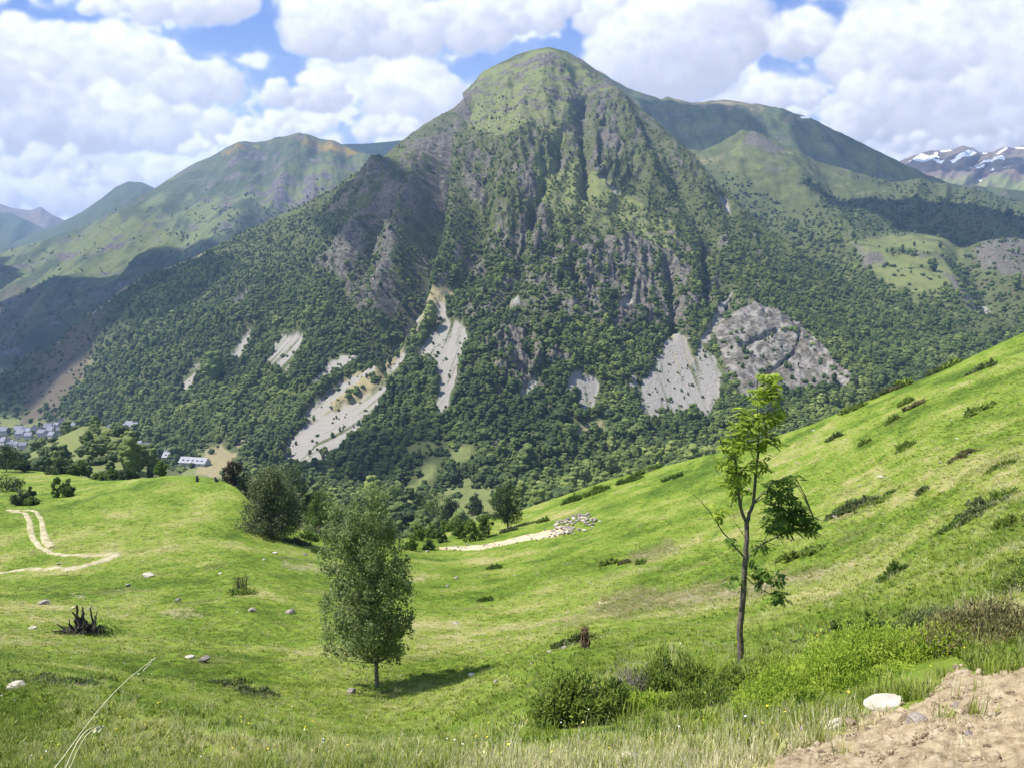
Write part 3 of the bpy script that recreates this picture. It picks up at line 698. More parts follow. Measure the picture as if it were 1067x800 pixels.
# ------------------------------------------------------------------ clouds above and left of the view: they cast the cloud shadows on the slopes
M_CLOUD = noise_mat("cloud", (.85, .86, .88), (.92, .92, .92), .004, 1, .2, 20)
N = NT(M_CLOUD.node_tree); _o = [n for n in M_CLOUD.node_tree.nodes if n.type == 'OUTPUT_MATERIAL'][0]; _b = [n for n in M_CLOUD.node_tree.nodes if n.type == 'BSDF_PRINCIPLED'][0]
_t = N.n('ShaderNodeBsdfTransparent'); _m = N.n('ShaderNodeMixShader'); _m.inputs[0].default_value = .38   # two walls: about a third of the sun still gets through
N.l(_b.outputs[0], _m.inputs[1]); N.l(_t.outputs[0], _m.inputs[2]); N.l(_m.outputs[0], _o.inputs['Surface'])
_m.inputs[0].default_value = .55
M_CLOUDT = M_CLOUD.copy(); M_CLOUDT.name = "thick_cloud"; [n for n in M_CLOUDT.node_tree.nodes if n.type == 'MIX_SHADER'][0].inputs[0].default_value = .28
def cloud(px, py, Y, rx, ry, seed, zc=3000):
    T = at(px, py, Y); c = T + SV * ((zc - T[2]) / SV[2])
    v, f = ico(4)
    n = fbm(v * 1.6 + seed * 3.1, 5, 500 + seed, .55)
    r = 1 + .75 * n
    V = v * r[:, None] * np.array([rx, ry, 130.0])
    V[:, 2] = np.where(V[:, 2] < 0, V[:, 2] * .35, V[:, 2])
    o = mesh_np("cloud", V, f, M_CLOUDT if seed in (1, 2, 9, 6) else M_CLOUD, smooth=True); o.location = c
    return tag(o, kind="stuff")
cloud(60, 345, 1900, 420, 420, 1)
cloud(100, 315, 2700, 480, 380, 2)
cloud(405, 236, 1740, 140, 300, 3)
cloud(915, 172, 3400, 270, 230, 4)
cloud(740, 150, 3450, 260, 200, 5)
cloud(1040, 240, 2250, 420, 280, 6)
cloud(1010, 206, 5300, 520, 330, 7, 3800)
cloud(352, 462, 800, 62, 46, 8)
cloud(-120, 330, 3200, 600, 500, 9)
cloud(180, 320, 1700, 160, 150, 10)
cloud(385, 155, 5350, 500, 420, 13, 3600)
# ------------------------------------------------------------------ MEADOW (near ground)
MT = {
    -700: [(800, 12), (700, 26), (600, 60), (540, 95), (480, 200)],
    -200: [(800, 11), (690, 15), (672, 32), (600, 76), (540, 115), (510, 160), (488, 225)],
    0: [(800, 10.5), (708, 15), (690, 32), (600, 85), (540, 122), (515, 155), (495, 205), (489, 235)],
    60: [(800, 10), (716, 14), (698, 31), (600, 83), (540, 119), (515, 150), (500, 190), (493, 215)],
    110: [(800, 9.6), (724, 13.2), (706, 30), (600, 82), (540, 116), (515, 138), (507, 152), (501, 175)],
    150: [(800, 9.2), (734, 12.4), (715, 29), (600, 80), (545, 112), (512, 136), (499, 150)],
    185: [(800, 8.8), (742, 11.8), (722, 28), (690, 36), (600, 79), (545, 111), (510, 136), (496, 148)],
    220: [(800, 8.5), (750, 11), (730, 27.5), (690, 37), (600, 78), (545, 111), (512, 132), (498, 143)],
    245: [(800, 8.3), (756, 10.5), (736, 27), (690, 37.5), (600, 77), (550, 109), (520, 126), (508, 135)],
    270: [(800, 8.1), (762, 10), (742, 26.5), (690, 38), (600, 77), (560, 106), (540, 118), (532, 125)],
    300: [(800, 7.8), (769, 9.5), (748, 26), (690, 39), (600, 79), (570, 104), (556, 118), (547, 128)],
    340: [(800, 7.5), (776, 9), (755, 26), (718, 32.5), (685, 39.5), (640, 59), (600, 83), (575, 108), (558, 128)],
    400: [(800, 7.0), (782, 8.3), (762, 25.5), (718, 32.8), (682, 40), (640, 61), (600, 88), (575, 118), (562, 134)],
    450: [(800, 6.5), (781, 7.9), (761, 23.5), (718, 31.6), (682, 39.6), (640, 61), (600, 89), (580, 120), (558, 160)],
    480: [(800, 6.2), (777, 8.0), (757, 19.5), (718, 30), (685, 38), (640, 61), (600, 88), (578, 122), (548, 172)],
    530: [(800, 5.8), (765, 8.6), (746, 15), (718, 25), (690, 33), (640, 58), (600, 84), (572, 118), (548, 158), (536, 185)],
    580: [(800, 5.5), (760, 8.8), (740, 12), (718, 17), (690, 26), (640, 54), (600, 78), (560, 118), (530, 165), (519, 190)],
    640: [(800, 5.2), (755, 8.8), (700, 15.5), (640, 47), (590, 78), (540, 122), (508, 168), (499, 185)],
    700: [(800, 5.0), (745, 8.8), (690, 15), (640, 41), (590, 69), (540, 102), (500, 148), (484, 174)],
    770: [(800, 4.8), (745, 8.0), (690, 14), (640, 34), (590, 57), (540, 84), (492, 124), (466, 158)],
    830: [(800, 4.5), (740, 6.9), (680, 10.5), (640, 27), (590, 47), (540, 69), (488, 106), (448, 148)],
    900: [(800, 4.3), (735, 6.2), (662, 9.4), (640, 20), (600, 33), (540, 55), (468, 94), (420, 142)],
    980: [(800, 4.1), (715, 5.9), (655, 8.8), (632, 14), (590, 24), (540, 38), (456, 72), (404, 116), (387, 138)],
    1067: [(800, 3.9), (705, 5.6), (645, 8.3), (600, 14), (540, 26), (450, 56), (380, 104), (347, 136)],
    1300: [(800, 3.5), (690, 5.0), (620, 8), (540, 16), (420, 38), (300, 84), (255, 120)],
    1800: [(800, 3.0), (640, 5), (520, 9), (400, 18), (280, 40), (190, 80)],
}
_mk = sorted(MT); _tn = np.linspace(0, 1, 241)
_crest = np.array([MT[k][-1][0] for k in _mk], float)
_tabT = []
for k in _mk:
    a = np.array(MT[k], float); t = (800 - a[:, 0]) / (800 - a[-1, 0])
    y = np.interp(_tn, t, np.log(a[:, 1]))
    ker = np.hanning(23)[1:-1]; ker /= ker.sum()
    lo = 2 * y[0] - y[1:11][::-1]; hi = 2 * y[-1] - y[-11:-1][::-1]
    _tabT.append(np.convolve(np.concatenate([lo, y, hi]), ker, 'valid'))
_tabT = np.array(_tabT)
def _colinterp(px, tab):
    """smooth (Catmull-Rom like, monotone-limited) interpolation across the columns"""
    px = np.clip(px, _mk[0], _mk[-1]); xs = np.array(_mk, float)
    i = np.clip(np.searchsorted(xs, px) - 1, 0, len(xs) - 2)
    f = (px - xs[i]) / (xs[i + 1] - xs[i])
    d = np.diff(tab, axis=0) / np.diff(xs)[:, None]
    m = np.zeros_like(tab); m[1:-1] = np.where(d[1:] * d[:-1] > 0, 2 * d[1:] * d[:-1] / (d[1:] + d[:-1] + 1e-12), 0); m[0] = d[0]; m[-1] = d[-1]
    h = (xs[i + 1] - xs[i])[:, None]; f = f[:, None]
    return (2 * f ** 3 - 3 * f ** 2 + 1) * tab[i] + (f ** 3 - 2 * f ** 2 + f) * h * m[i] + (-2 * f ** 3 + 3 * f ** 2) * tab[i + 1] + (f ** 3 - f ** 2) * h * m[i + 1]
gpx = np.concatenate([np.arange(-680, -40, 8.0), np.arange(-40, 1110, 1.7), np.arange(1110, 1780, 8.0)])
gt = np.linspace(0, 1, 420)
cr = _colinterp(gpx, _crest[:, None])[:, 0]
lt = _colinterp(gpx, _tabT)                        # log depth, column x 241
GY = np.stack([np.interp(gt, _tn, r) for r in lt], 1)       # rows x cols
GPX = np.broadcast_to(gpx, GY.shape); GPY = 800 - gt[:, None] * (800 - cr[None])
M0 = at(GPX, GPY, np.exp(GY))
# undulations that grow with distance, plus little terraces (animal tracks) along the contour
dist = np.linalg.norm(M0, axis=-1)
amp = np.clip(dist / 40, .12, 1.0)
und = .26 * fbm(M0 / 9.0, 4, 601) * amp + .5 * fbm(M0 / 34, 3, 603) * np.clip(dist / 70, 0, 1)
und += .19 * amp * fbm(M0 * np.array([1, 1, 3.2]) / 2.4, 3, 605, ridged=True)
und += .07 * amp * fbm(M0 / 1.7, 3, 609)
und += .05 * fbm(M0 / .8, 3, 607) * np.clip(1.4 - dist / 25, 0, 1)
fade = 1 - .6 * sstep(.97, 1, gt)[:, None]
M1 = M0.copy(); M1[..., 2] += und * fade
# dirt zone mounding at the lower right
DIRT = [(1150, 690), (1067, 704), (1030, 706), (1000, 700), (975, 716), (962, 738), (935, 744), (905, 752), (880, 768), (850, 776), (820, 790), (800, 800), (770, 830), (1200, 860)]
def cr_at(px): return np.interp(px, gpx, cr)
def ground(px, py, lift=0.0):
    """world point of the meadow seen at photo pixel px, py (nominal)"""
    px = np.asarray(px, float); py = np.asarray(py, float)
    c = np.clip(np.interp(px, gpx, np.arange(len(gpx))), 0, len(gpx) - 1.001)
    t = np.clip((800 - py) / (800 - cr_at(px)), 0, 1); r = np.clip(t * (len(gt) - 1), 0, len(gt) - 1.001)
    ci = c.astype(int); ri = r.astype(int); fc = (c - ci)[..., None]; fr = (r - ri)[..., None]
    P = (M1[ri, ci] * (1 - fc) + M1[ri, ci + 1] * fc) * (1 - fr) + (M1[ri + 1, ci] * (1 - fc) + M1[ri + 1, ci + 1] * fc) * fr
    P = P.copy(); P[..., 2] += lift
    return P
def mscale(px, py):
    """metres per photo pixel on the meadow there"""
    p = ground(px, py); return float(np.linalg.norm(p)) / F
# extension towards the camera and beyond the crest
n0 = 14
s = np.linspace(0, 1, n0, endpoint=False)[:, None, None]
a0, _ = ray(gpx, 0 * gpx + 800)
near = np.stack([a0 * .5, 0 * a0 + .5, 0 * a0 - 1.72], -1)
pre = near * (1 - s) + M1[0] * s
nb = 24; sb = np.linspace(0, 1, nb + 1)[1:, None]
c = M1[-1]; Yb = c[:, 1] * (1 + .45 * sb ** 1.3)
post = np.stack([c[:, 0] / c[:, 1] * Yb, Yb, c[:, 2] - (.62 * (Yb - c[:, 1])) * np.minimum(1, sb * 5) - .0 * sb], -1)
MP = np.concatenate([pre, M1, post])
mpx, mpy = proj(np.concatenate([pre, M0, post]))
mpy = np.where(np.arange(len(MP))[:, None] < n0, 800 + (n0 - np.arange(len(MP))[:, None]) * 20, mpy)
def tint_at(P, px, py):
    """grass tint 0 dark green .. 1 straw, and heath 0..1, from world position"""
    d = np.linalg.norm(P, axis=-1)
    rt = np.stack([P[..., 0] * .8 + P[..., 1] * .6, (P[..., 1] * .8 - P[..., 0] * .6) * .32, P[..., 2] * 2.0], -1)
    ctr = fbm(np.stack([P[..., 0] * .07, P[..., 1] * .07, P[..., 2] * .9], -1), 5, 627, .6)
    a = .5 + .45 * ctr + .75 * fbm(P / 13, 5, 621, .6) + .55 * fbm(rt / 5, 5, 623, .62) + .35 * fbm(P / 45, 3, 625)
    hz = .75 * blob_mask(px, py, [[(600, 640), (640, 612), (720, 606), (800, 598), (840, 588), (880, 590), (840, 612), (760, 632), (700, 640), (640, 648)], [(950, 640), (1000, 625), (1067, 615), (1067, 668), (1000, 668)], [(640, 575), (700, 560), (720, 575), (660, 592)]], 12, 12, .05, 63)
    hz = np.maximum(hz, .55 * sstep(.15, .42, fbm(P / 6, 4, 631) + .15 * fbm(P / 40, 2, 633)) * sstep(20, 40, d))
    dry = .3 * sstep(755, 800, py) * sstep(420, 700, px) + .22 * sstep(600, 900, px) * sstep(660, 760, py)
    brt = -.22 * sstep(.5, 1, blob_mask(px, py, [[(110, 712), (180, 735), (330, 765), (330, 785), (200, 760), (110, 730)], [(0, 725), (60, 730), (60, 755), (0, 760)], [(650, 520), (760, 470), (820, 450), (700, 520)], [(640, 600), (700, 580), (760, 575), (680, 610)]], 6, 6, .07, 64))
    pale = .10 * blob_mask(px, py, [[(440, 600), (520, 590), (620, 600), (640, 640), (560, 650), (460, 640)], [(800, 470), (1000, 430), (1050, 480), (900, 540), (800, 520)]], 20, 20, .03, 65)
    return np.clip(a - .07 + dry + brt + pale, 0, 1), hz
tint, heath = tint_at(MP, mpx, mpy)
dirt = sstep(-4, 4, poly_sd(mpx, mpy, DIRT) + 9 * fbm(p2(mpx / 14, mpy / 14), 4, 641) + 5 * fbm(p2(mpx / 4, mpy / 4), 2, 642))
MP[..., 2] += dirt * (.075 * fbm(MP / .16, 6, 643, .75) + .09 * np.maximum(0, fbm(MP / .45, 3, 645)) + .02)
RIND = .0
worn = blob_mask(mpx, mpy, [[(690, 625), (760, 612), (860, 590), (905, 578), (910, 582), (860, 600), (780, 622), (700, 632)], [(660, 592), (690, 588), (692, 592), (664, 597)], [(565, 642), (600, 632), (592, 640), (570, 645)], [(415, 605), (440, 600), (445, 606), (420, 610)],
                           [(290, 585), (350, 590), (360, 602), (300, 598)], [(150, 640), (190, 634), (230, 640), (190, 650)], [(75, 620), (90, 617), (92, 627), (80, 628)]], 6, 4, .12, 66) * .6

m, nt = new_mat("meadow_grass"); N = NT(nt)
pos = N.pos(); t = N.attr("mt"); sp = N.n('ShaderNodeSeparateColor'); N.l(t.outputs['Color'], sp.inputs[0])
mp = N.n('ShaderNodeMapping'); mp.inputs['Scale'].default_value = (1, 1, 2.2); N.l(pos, mp.inputs[0])
f1 = N.noise(1.1, 8, mp.outputs[0], .68); f2 = N.noise(5.0, 6, pos, .7); f3 = N.noise(.35, 5, mp.outputs[0], .6)
GRASS_STOPS = [(0, (.055, .098, .011)), (.35, (.118, .180, .019)), (.62, (.172, .215, .033)), (1, (.29, .262, .11))]
tt = N.math('ADD', sp.outputs[0], N.math('MULTIPLY', N.math('SUBTRACT', f1, .5), 1.1))
tt = N.math('ADD', tt, N.math('MULTIPLY', N.math('SUBTRACT', f2, .5), 1.1)); tt = N.math('ADD', tt, N.math('MULTIPLY', N.math('SUBTRACT', f3, .5), .7), True)
col = N.ramp(tt, GRASS_STOPS)
hm = N.math('MULTIPLY', N.math('SUBTRACT', N.math('ADD', sp.outputs[1], N.math('MULTIPLY', N.math('SUBTRACT', f2, .5), 1.2)), .35), 2.2, True)
col = N.mix(hm, col, N.ramp(f1, [(.35, (.055, .062, .022)), (.65, (.19, .15, .085))]))
wm = N.math('MULTIPLY', N.math('SUBTRACT', N.math('ADD', t.outputs['Alpha'], N.math('MULTIPLY', N.math('SUBTRACT', f2, .5), 1.3)), .4), 2.5, True)
col = N.mix(wm, col, (.33, .27, .18))
d1 = N.noise(9, 9, pos, .65); d2 = N.noise(2.0, 5, pos, .6)
dc = N.ramp(d1, [(.28, (.12, .085, .05)), (.42, (.26, .198, .118)), (.58, (.37, .295, .188)), (.8, (.48, .40, .27))])
col = N.mix(N.math('MULTIPLY', N.math('SUBTRACT', N.math('ADD', sp.outputs[2], N.math('MULTIPLY', N.math('SUBTRACT', d1, .5), .7)), .35), 3, True), col, dc)
bh = N.math('ADD', f2, N.math('MULTIPLY', f1, 1.0))
finish(N, col, .9, bump=N.math('ADD', bh, N.math('MULTIPLY', d1, .3)), bstr=.55, bdist=.16, spec=.1)
M_MEADOW = m
h, wd = MP.shape[:2]
mea = mesh_np("meadow", MP.reshape(-1, 3), grid_faces(h, wd), M_MEADOW, attrs={"mt": np.stack([tint, heath, dirt, worn], -1).reshape(-1, 4)}, smooth=True)
tag(mea, kind="structure")

# ------------------------------------------------------------------ scatter of stuff through geometry nodes
def gn_scatter(name, P, rot, scl, idx, tint, protos, label=None, cat=None):
    me = bpy.data.meshes.new(name); n = len(P)
    me.vertices.add(n); me.vertices.foreach_set("co", P.astype(np.float32).ravel())
    for nm, ty, pr, v in (("rot", 'FLOAT_VECTOR', "vector", rot), ("scl", 'FLOAT_VECTOR', "vector", scl), ("idx", 'INT', "value", idx), ("tint", 'FLOAT', "value", tint)):
        a = me.attributes.new(nm, ty, 'POINT'); a.data.foreach_set(pr, np.ascontiguousarray(v, np.int32 if ty == 'INT' else np.float32).ravel())
    o = bpy.data.objects.new(name, me); COL.objects.link(o)
    g = bpy.data.node_groups.new(name, 'GeometryNodeTree')
    g.interface.new_socket('Geometry', in_out='INPUT', socket_type='NodeSocketGeometry'); g.interface.new_socket('Geometry', in_out='OUTPUT', socket_type='NodeSocketGeometry')
    gi = g.nodes.new('NodeGroupInput'); go = g.nodes.new('NodeGroupOutput'); ip = g.nodes.new('GeometryNodeInstanceOnPoints'); jn = g.nodes.new('GeometryNodeJoinGeometry')
    for p in protos:
        oi = g.nodes.new('GeometryNodeObjectInfo'); oi.inputs['Object'].default_value = p; oi.inputs['As Instance'].default_value = True
        g.links.new(oi.outputs['Geometry'], jn.inputs[0])
    def na(nm, ty):
        x = g.nodes.new('GeometryNodeInputNamedAttribute'); x.data_type = ty; x.inputs['Name'].default_value = nm; return x.outputs[0]
    ip.inputs['Pick Instance'].default_value = True
    g.links.new(gi.outputs[0], ip.inputs['Points']); g.links.new(jn.outputs[0], ip.inputs['Instance'])
    g.links.new(na("idx", 'INT'), ip.inputs['Instance Index']); g.links.new(na("rot", 'FLOAT_VECTOR'), ip.inputs['Rotation']); g.links.new(na("scl", 'FLOAT_VECTOR'), ip.inputs['Scale'])
    g.links.new(ip.outputs[0], go.inputs[0])
    mod = o.modifiers.new("scatter", 'NODES'); mod.node_group = g
    tag(o, label, cat, kind="stuff")
    return o

def inst_leaf_mat(name, stops, trans=.25):
    m, nt = new_mat(name); N = NT(nt)
    a = N.attr("tint", 'INSTANCER').outputs['Fac']; b = N.attr("tint").outputs['Fac']
    t = N.math('ADD', a, N.math('MULTIPLY', N.math('SUBTRACT', b, .5), .5), True)
    finish(N, N.ramp(t, stops), .7, trans=trans, spec=.2)
    return m

# far tree: many small lumpy foliage clumps over an uneven crown
M_FOREST = inst_leaf_mat("forest_leaves", [(0, (.036, .062, .020)), (.4, (.082, .122, .030)), (.75, (.150, .195, .045)), (1, (.245, .285, .075))], .22)
def far_crown(name, seed, tall=1.0, nclump=34):
    r = np.random.default_rng(seed); mb = MB(); v0, f0 = ico(1)
    for k in range(nclump):
        u = r.normal(size=3); u /= np.linalg.norm(u); u[2] = abs(u[2]) * 1.1 - .35
        rr = r.uniform(.55, .92); c = u * rr * np.array([.8, .8, .75 * tall])
        c[2] += .75 * tall
        R0 = r.uniform(.2, .36)
        v = v0 * (R0 * (1 + .35 * noise(v0 * 2.3 + k * 7.7, seed)))[:, None] * np.array([1, 1, .8]) + c
        mb.add(v, f0, r.uniform(.2, .8))
    v = v0 * np.array([.62, .62, .6 * tall]) + np.array([0, 0, .72 * tall]); mb.add(v, f0, .2)
    return mb.build(name, M_FOREST, link=False)
FPROT = [far_crown("forest_tree", 10 + i, [1.0, 1.25, .7, 1.1, 1.5, 2.0, .55][i], [34, 30, 26, 38, 30, 26, 22][i]) for i in range(7)]

def scatter_layer(L, n, dens, size, seed, tintf=None, rows=(0, 1e9)):
    r = np.random.default_rng(seed); h, wd = L.P.shape[:2]
    # uniform over the picture: sample pixels, then invert the column's row -> py
    r0 = np.searchsorted(L.t, rows[0]); r1 = min(np.searchsorted(L.t, rows[1]), h - 2)
    ci = r.uniform(0, wd - 1.001, n); ri = r.uniform(r0, r1, n)
    c0 = ci.astype(int); q0 = ri.astype(int)
    w_ = np.abs(L.py[np.minimum(q0 + 1, h - 1), c0] - L.py[q0, c0])
    wm = np.percentile(w_, 97)
    fx, fy = L.px[q0, c0], L.py[q0, c0]
    keep = (r.random(n) < dens(fx, fy, q0, c0) * np.clip(w_ / wm, 0, 1)) & (fx > -60) & (fx < 1130) & (fy < 640)
    c0, q0, ci, ri, fx, fy = [x[keep] for x in (c0, q0, ci, ri, fx, fy)]
    fc = (ci - c0)[:, None]; fr = (ri - q0)[:, None]
    P = (L.P[q0, c0] * (1 - fc) + L.P[q0, c0 + 1] * fc) * (1 - fr) + (L.P[q0 + 1, c0] * (1 - fc) + L.P[q0 + 1, c0 + 1] * fc) * fr
    m = len(P); s = size(fx, fy, r)
    P[:, 2] -= .25 * s
    rot = np.stack([r.normal(0, .08, m), r.normal(0, .08, m), r.uniform(0, 6.28, m)], -1)
    scl = np.stack([s * r.uniform(.85, 1.2, m), s * r.uniform(.85, 1.2, m), s * r.uniform(.8, 1.25, m)], -1)
    ti = .45 + .6 * fbm(P / 80, 4, seed + 900, .6) + (.17 * r.normal(size=m) + .12 * (r.random(m) > .85))
    if tintf is not None: ti = ti + tintf(fx, fy, q0, c0)
    return P, rot, scl, r.choice(7, m, p=[.2, .18, .14, .18, .12, .08, .10]), np.clip(ti, 0, 1)

def densA(px, py, q, c):
    low = sstep(205, 300, py + .12 * np.abs(px - 560))
    d = 1.0 * low + .85 * sstep(60, 150, py) * (1 - low)
    pn = fbm(p2(px / 26, py / 18, 2.0), 4, 701)
    gap = sstep(-.35, .05, pn + .34 * sstep(250, 330, py) + .06)
    left = sstep(200, 120, px) * sstep(380, 330, py); d = d * (1 - .6 * left)
    b = A.forest_block[q, c]
    d = np.where(b > .25, d * np.clip(1 - b, 0, 1) * .7, d)
    d = d * np.where(b > .9, 0.0, 1) + (.02 + .16 * (fbm(p2(px / 9, py / 7, 3.0), 3, 702) > .22)) * (b > .5) * sstep(330, 360, py)
    lt_ = A.light[q, c]; d = d * (1 - np.where(py < 330, .35, .9) * lt_)
    # shaded brown slope at the far left carries few trees
    d = d * (1 - .8 * (((px - 36) / 52) ** 2 + ((py - 449) / 15) ** 2 < 1))
    brown = sstep(0, 12, poly_sd(px, py, [(18, 440), (40, 385), (90, 335), (150, 290), (135, 330), (100, 375), (62, 440)])); d = d * (1 - .62 * brown)
    return d * gap * np.where(py > 480, .8, 1)
def sizeA(px, py, r):
    s = np.interp(py, [60, 150, 230, 300, 400, 500, 560], [1.2, 1.5, 1.9, 2.4, 2.75, 3.1, 3.4])
    s = s * np.exp(r.normal(-.04, .40, len(px)))
    sc_in = blob_mask(px, py, screes, 0, 1.5) > .3
    return np.where(sc_in, s * .6, s)
A.px, A.py = A.px, A.py
tA = lambda px, py, q, c: .34 * sstep(30, 6, np.interp(px, [430, 450, 530, 640, 770, 900], [566, 558, 536, 499, 466, 420]) - py) * (px > 425) * (px < 900) + -.10 * sstep(400, 440, px) * sstep(380, 430, py) - .05 + .14 * sstep(150, 100, np.abs(px - 690)) * sstep(330, 260, py) + .12 * np.exp(-((px - 230) / 80) ** 2 - ((py - 440) / 40) ** 2)
fA = scatter_layer(A, 520000, densA, sizeA, 31, tA, (.0, 2))
def densD(px, py, q, c):
    d = .9 * sstep(165, 250, py - .0 * px) + .0
    d = d * (1 - D1.block[q, c]) + .06 * D1.block[q, c] * (py > 240)
    up = sstep(212, 200, py) * sstep(900, 930, px); d = np.maximum(d, .6 * sstep(190, 210, py) * sstep(890, 930, px) * (1 - D1.block[q, c]))
    br_ = sstep(0, 10, poly_sd(px, py, [(1012, 252), (1100, 246), (1100, 330), (1040, 330), (1020, 290)])); d = d * (1 - .72 * br_)
    gap = sstep(-.4, .0, fbm(p2(px / 22, py / 12, 5.0), 4, 711) + .5 * sstep(235, 300, py))
    return d * gap
fD = scatter_layer(D1, 190000, densD, lambda px, py, r: np.interp(py, [180, 230, 300, 350], [3.3, 3.5, 3.6, 3.6]) * np.exp(r.normal(-.03, .35, len(px))), 37, lambda px, py, q, c: -.22 * sstep(262, 225, py) + .02)
def densB(px, py, q, c):
    a = np.exp(-((px - 310) / 70) ** 2 - ((py - 245) / 30) ** 2)
    g = sstep(.05, .3, fbm(p2(px / 14, py / 8, 7.0), 4, 721) + .35 * a - .05 * (px < 150))
    return np.maximum(.75 * g * sstep(185, 235, py), .55 * sstep(.0, .25, fbm(p2(px / 18, py / 11, 9.0), 4, 722)) * sstep(290, 330, py)) * (px < 420)
fB = scatter_layer(B, 90000, densB, lambda px, py, r: 3.4 * np.exp(r.normal(0, .35, len(px))), 41, lambda px, py, q, c: 0 * px - .08, (.02, 1))
print("forest", len(fA[0]), len(fD[0]), len(fB[0]))
gn_scatter("forest", *fA, FPROT)
gn_scatter("forest", *fD, FPROT)
gn_scatter("forest", *fB, FPROT)

# wooded hill between the meadow and the village (far left)
HILL = layer(-260, 300, 3, [[(-260, 520, 270), (0, 512, 270), (60, 512, 270), (120, 512, 260), (160, 510, 250), (230, 512, 300), (300, 540, 360)],
                            [(-260, 480, 470), (-100, 478, 470), (0, 484, 470), (30, 474, 480), (60, 456, 500), (85, 444, 510), (110, 445, 500), (130, 452, 480), (150, 472, 430), (165, 492, 400), (200, 510, 380), (300, 545, 400)]], [60], front=(.8, .1, 6), back=(.5, .55))
HILL.P[..., 2] += 3 * fbm(HILL.P / 40, 4, 801)
z1 = np.zeros(HILL.px.shape + (4,)); z1[..., 2] = .9
build_layer(HILL, "hill", M_A, z1, np.zeros_like(z1))
def densH(px, py, q, c):
    g = sstep(.1, .5, poly_sd(px, py, [(56, 462), (66, 452), (92, 446), (98, 452), (88, 458), (96, 468), (90, 470), (82, 460), (70, 466)]) / 4)
    return (1 - .93 * g) * .95 * sstep(500, 490, py + 0 * px) 
fH = scatter_layer(HILL, 4200, densH, lambda px, py, r: 3.2 * np.exp(r.normal(0, .32, len(px))), 43, lambda px, py, q, c: 0 * px - .08, (.05, 1.15))
gn_scatter("woodland", *fH, FPROT)
print("hill", len(fH[0]))
# ------------------------------------------------------------------ leaves, trees
def leaf_quads(P, size, r, up=.35, aspect=.6, out=None):
    """one small folded leaf (or leaf spray) per point: 4 vertices, 2 triangles"""
    n = len(P); size = np.asarray(size, float) + np.zeros(n)
    d = r.normal(size=(n, 3)); d[:, 2] -= .5; d /= np.linalg.norm(d, axis=1)[:, None]
    nn = r.normal(size=(n, 3)); nn[:, 2] += up * 2
    if out is not None: nn += out
    sdir = np.cross(d, nn); sdir /= np.linalg.norm(sdir, axis=1)[:, None] + 1e-9
    nn = np.cross(sdir, d)
    L = size[:, None]
    a = P - d * L * .5; b = P + d * L * .5
    m1 = P + sdir * L * aspect * .5 + nn * L * .12; m2 = P - sdir * L * aspect * .5 + nn * L * .12
    V = np.stack([a, m1, b, m2], 1).reshape(-1, 3)
    i = np.arange(n) * 4
    return V, np.stack([i, i + 1, i + 2, i + 3], -1)

M_BARK = noise_mat("bark_grey", (.10, .085, .07), (.22, .19, .16), 9, .9, .6, .02)
M_BIRCHBARK = noise_mat("bark_birch", (.07, .06, .05), (.26, .23, .20), 7, .8, .4, .02)
M_ASHBARK = noise_mat("bark_ash", (.055, .046, .038), (.15, .125, .10), 14, .9, .5, .01)
M_BIRCH = leaf_mat("birch_leaves", (.088, .138, .040), (.185, .25, .082), (.36, .41, .19), .45)
M_WILLOW = leaf_mat("willow_leaves", (.065, .09, .035), (.12, .15, .06), (.21, .235, .11), .35)
M_DARK = leaf_mat("dark_leaves", (.026, .048, .016), (.05, .085, .024), (.10, .145, .04), .25)
M_GREEN = leaf_mat("green_leaves", (.05, .09, .016), (.10, .165, .03), (.17, .245, .05), .35)
M_LIME = leaf_mat("light_green_leaves", (.07, .12, .018), (.13, .21, .03), (.22, .30, .06), .35)
M_RUST = leaf_mat("rusty_needles", (.025, .02, .012), (.05, .038, .02), (.09, .065, .03), .1)
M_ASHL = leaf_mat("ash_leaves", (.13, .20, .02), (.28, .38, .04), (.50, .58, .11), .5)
M_ASHD = leaf_mat("ash_leaves_deep", (.055, .11, .016), (.12, .21, .03), (.22, .32, .055), .45)

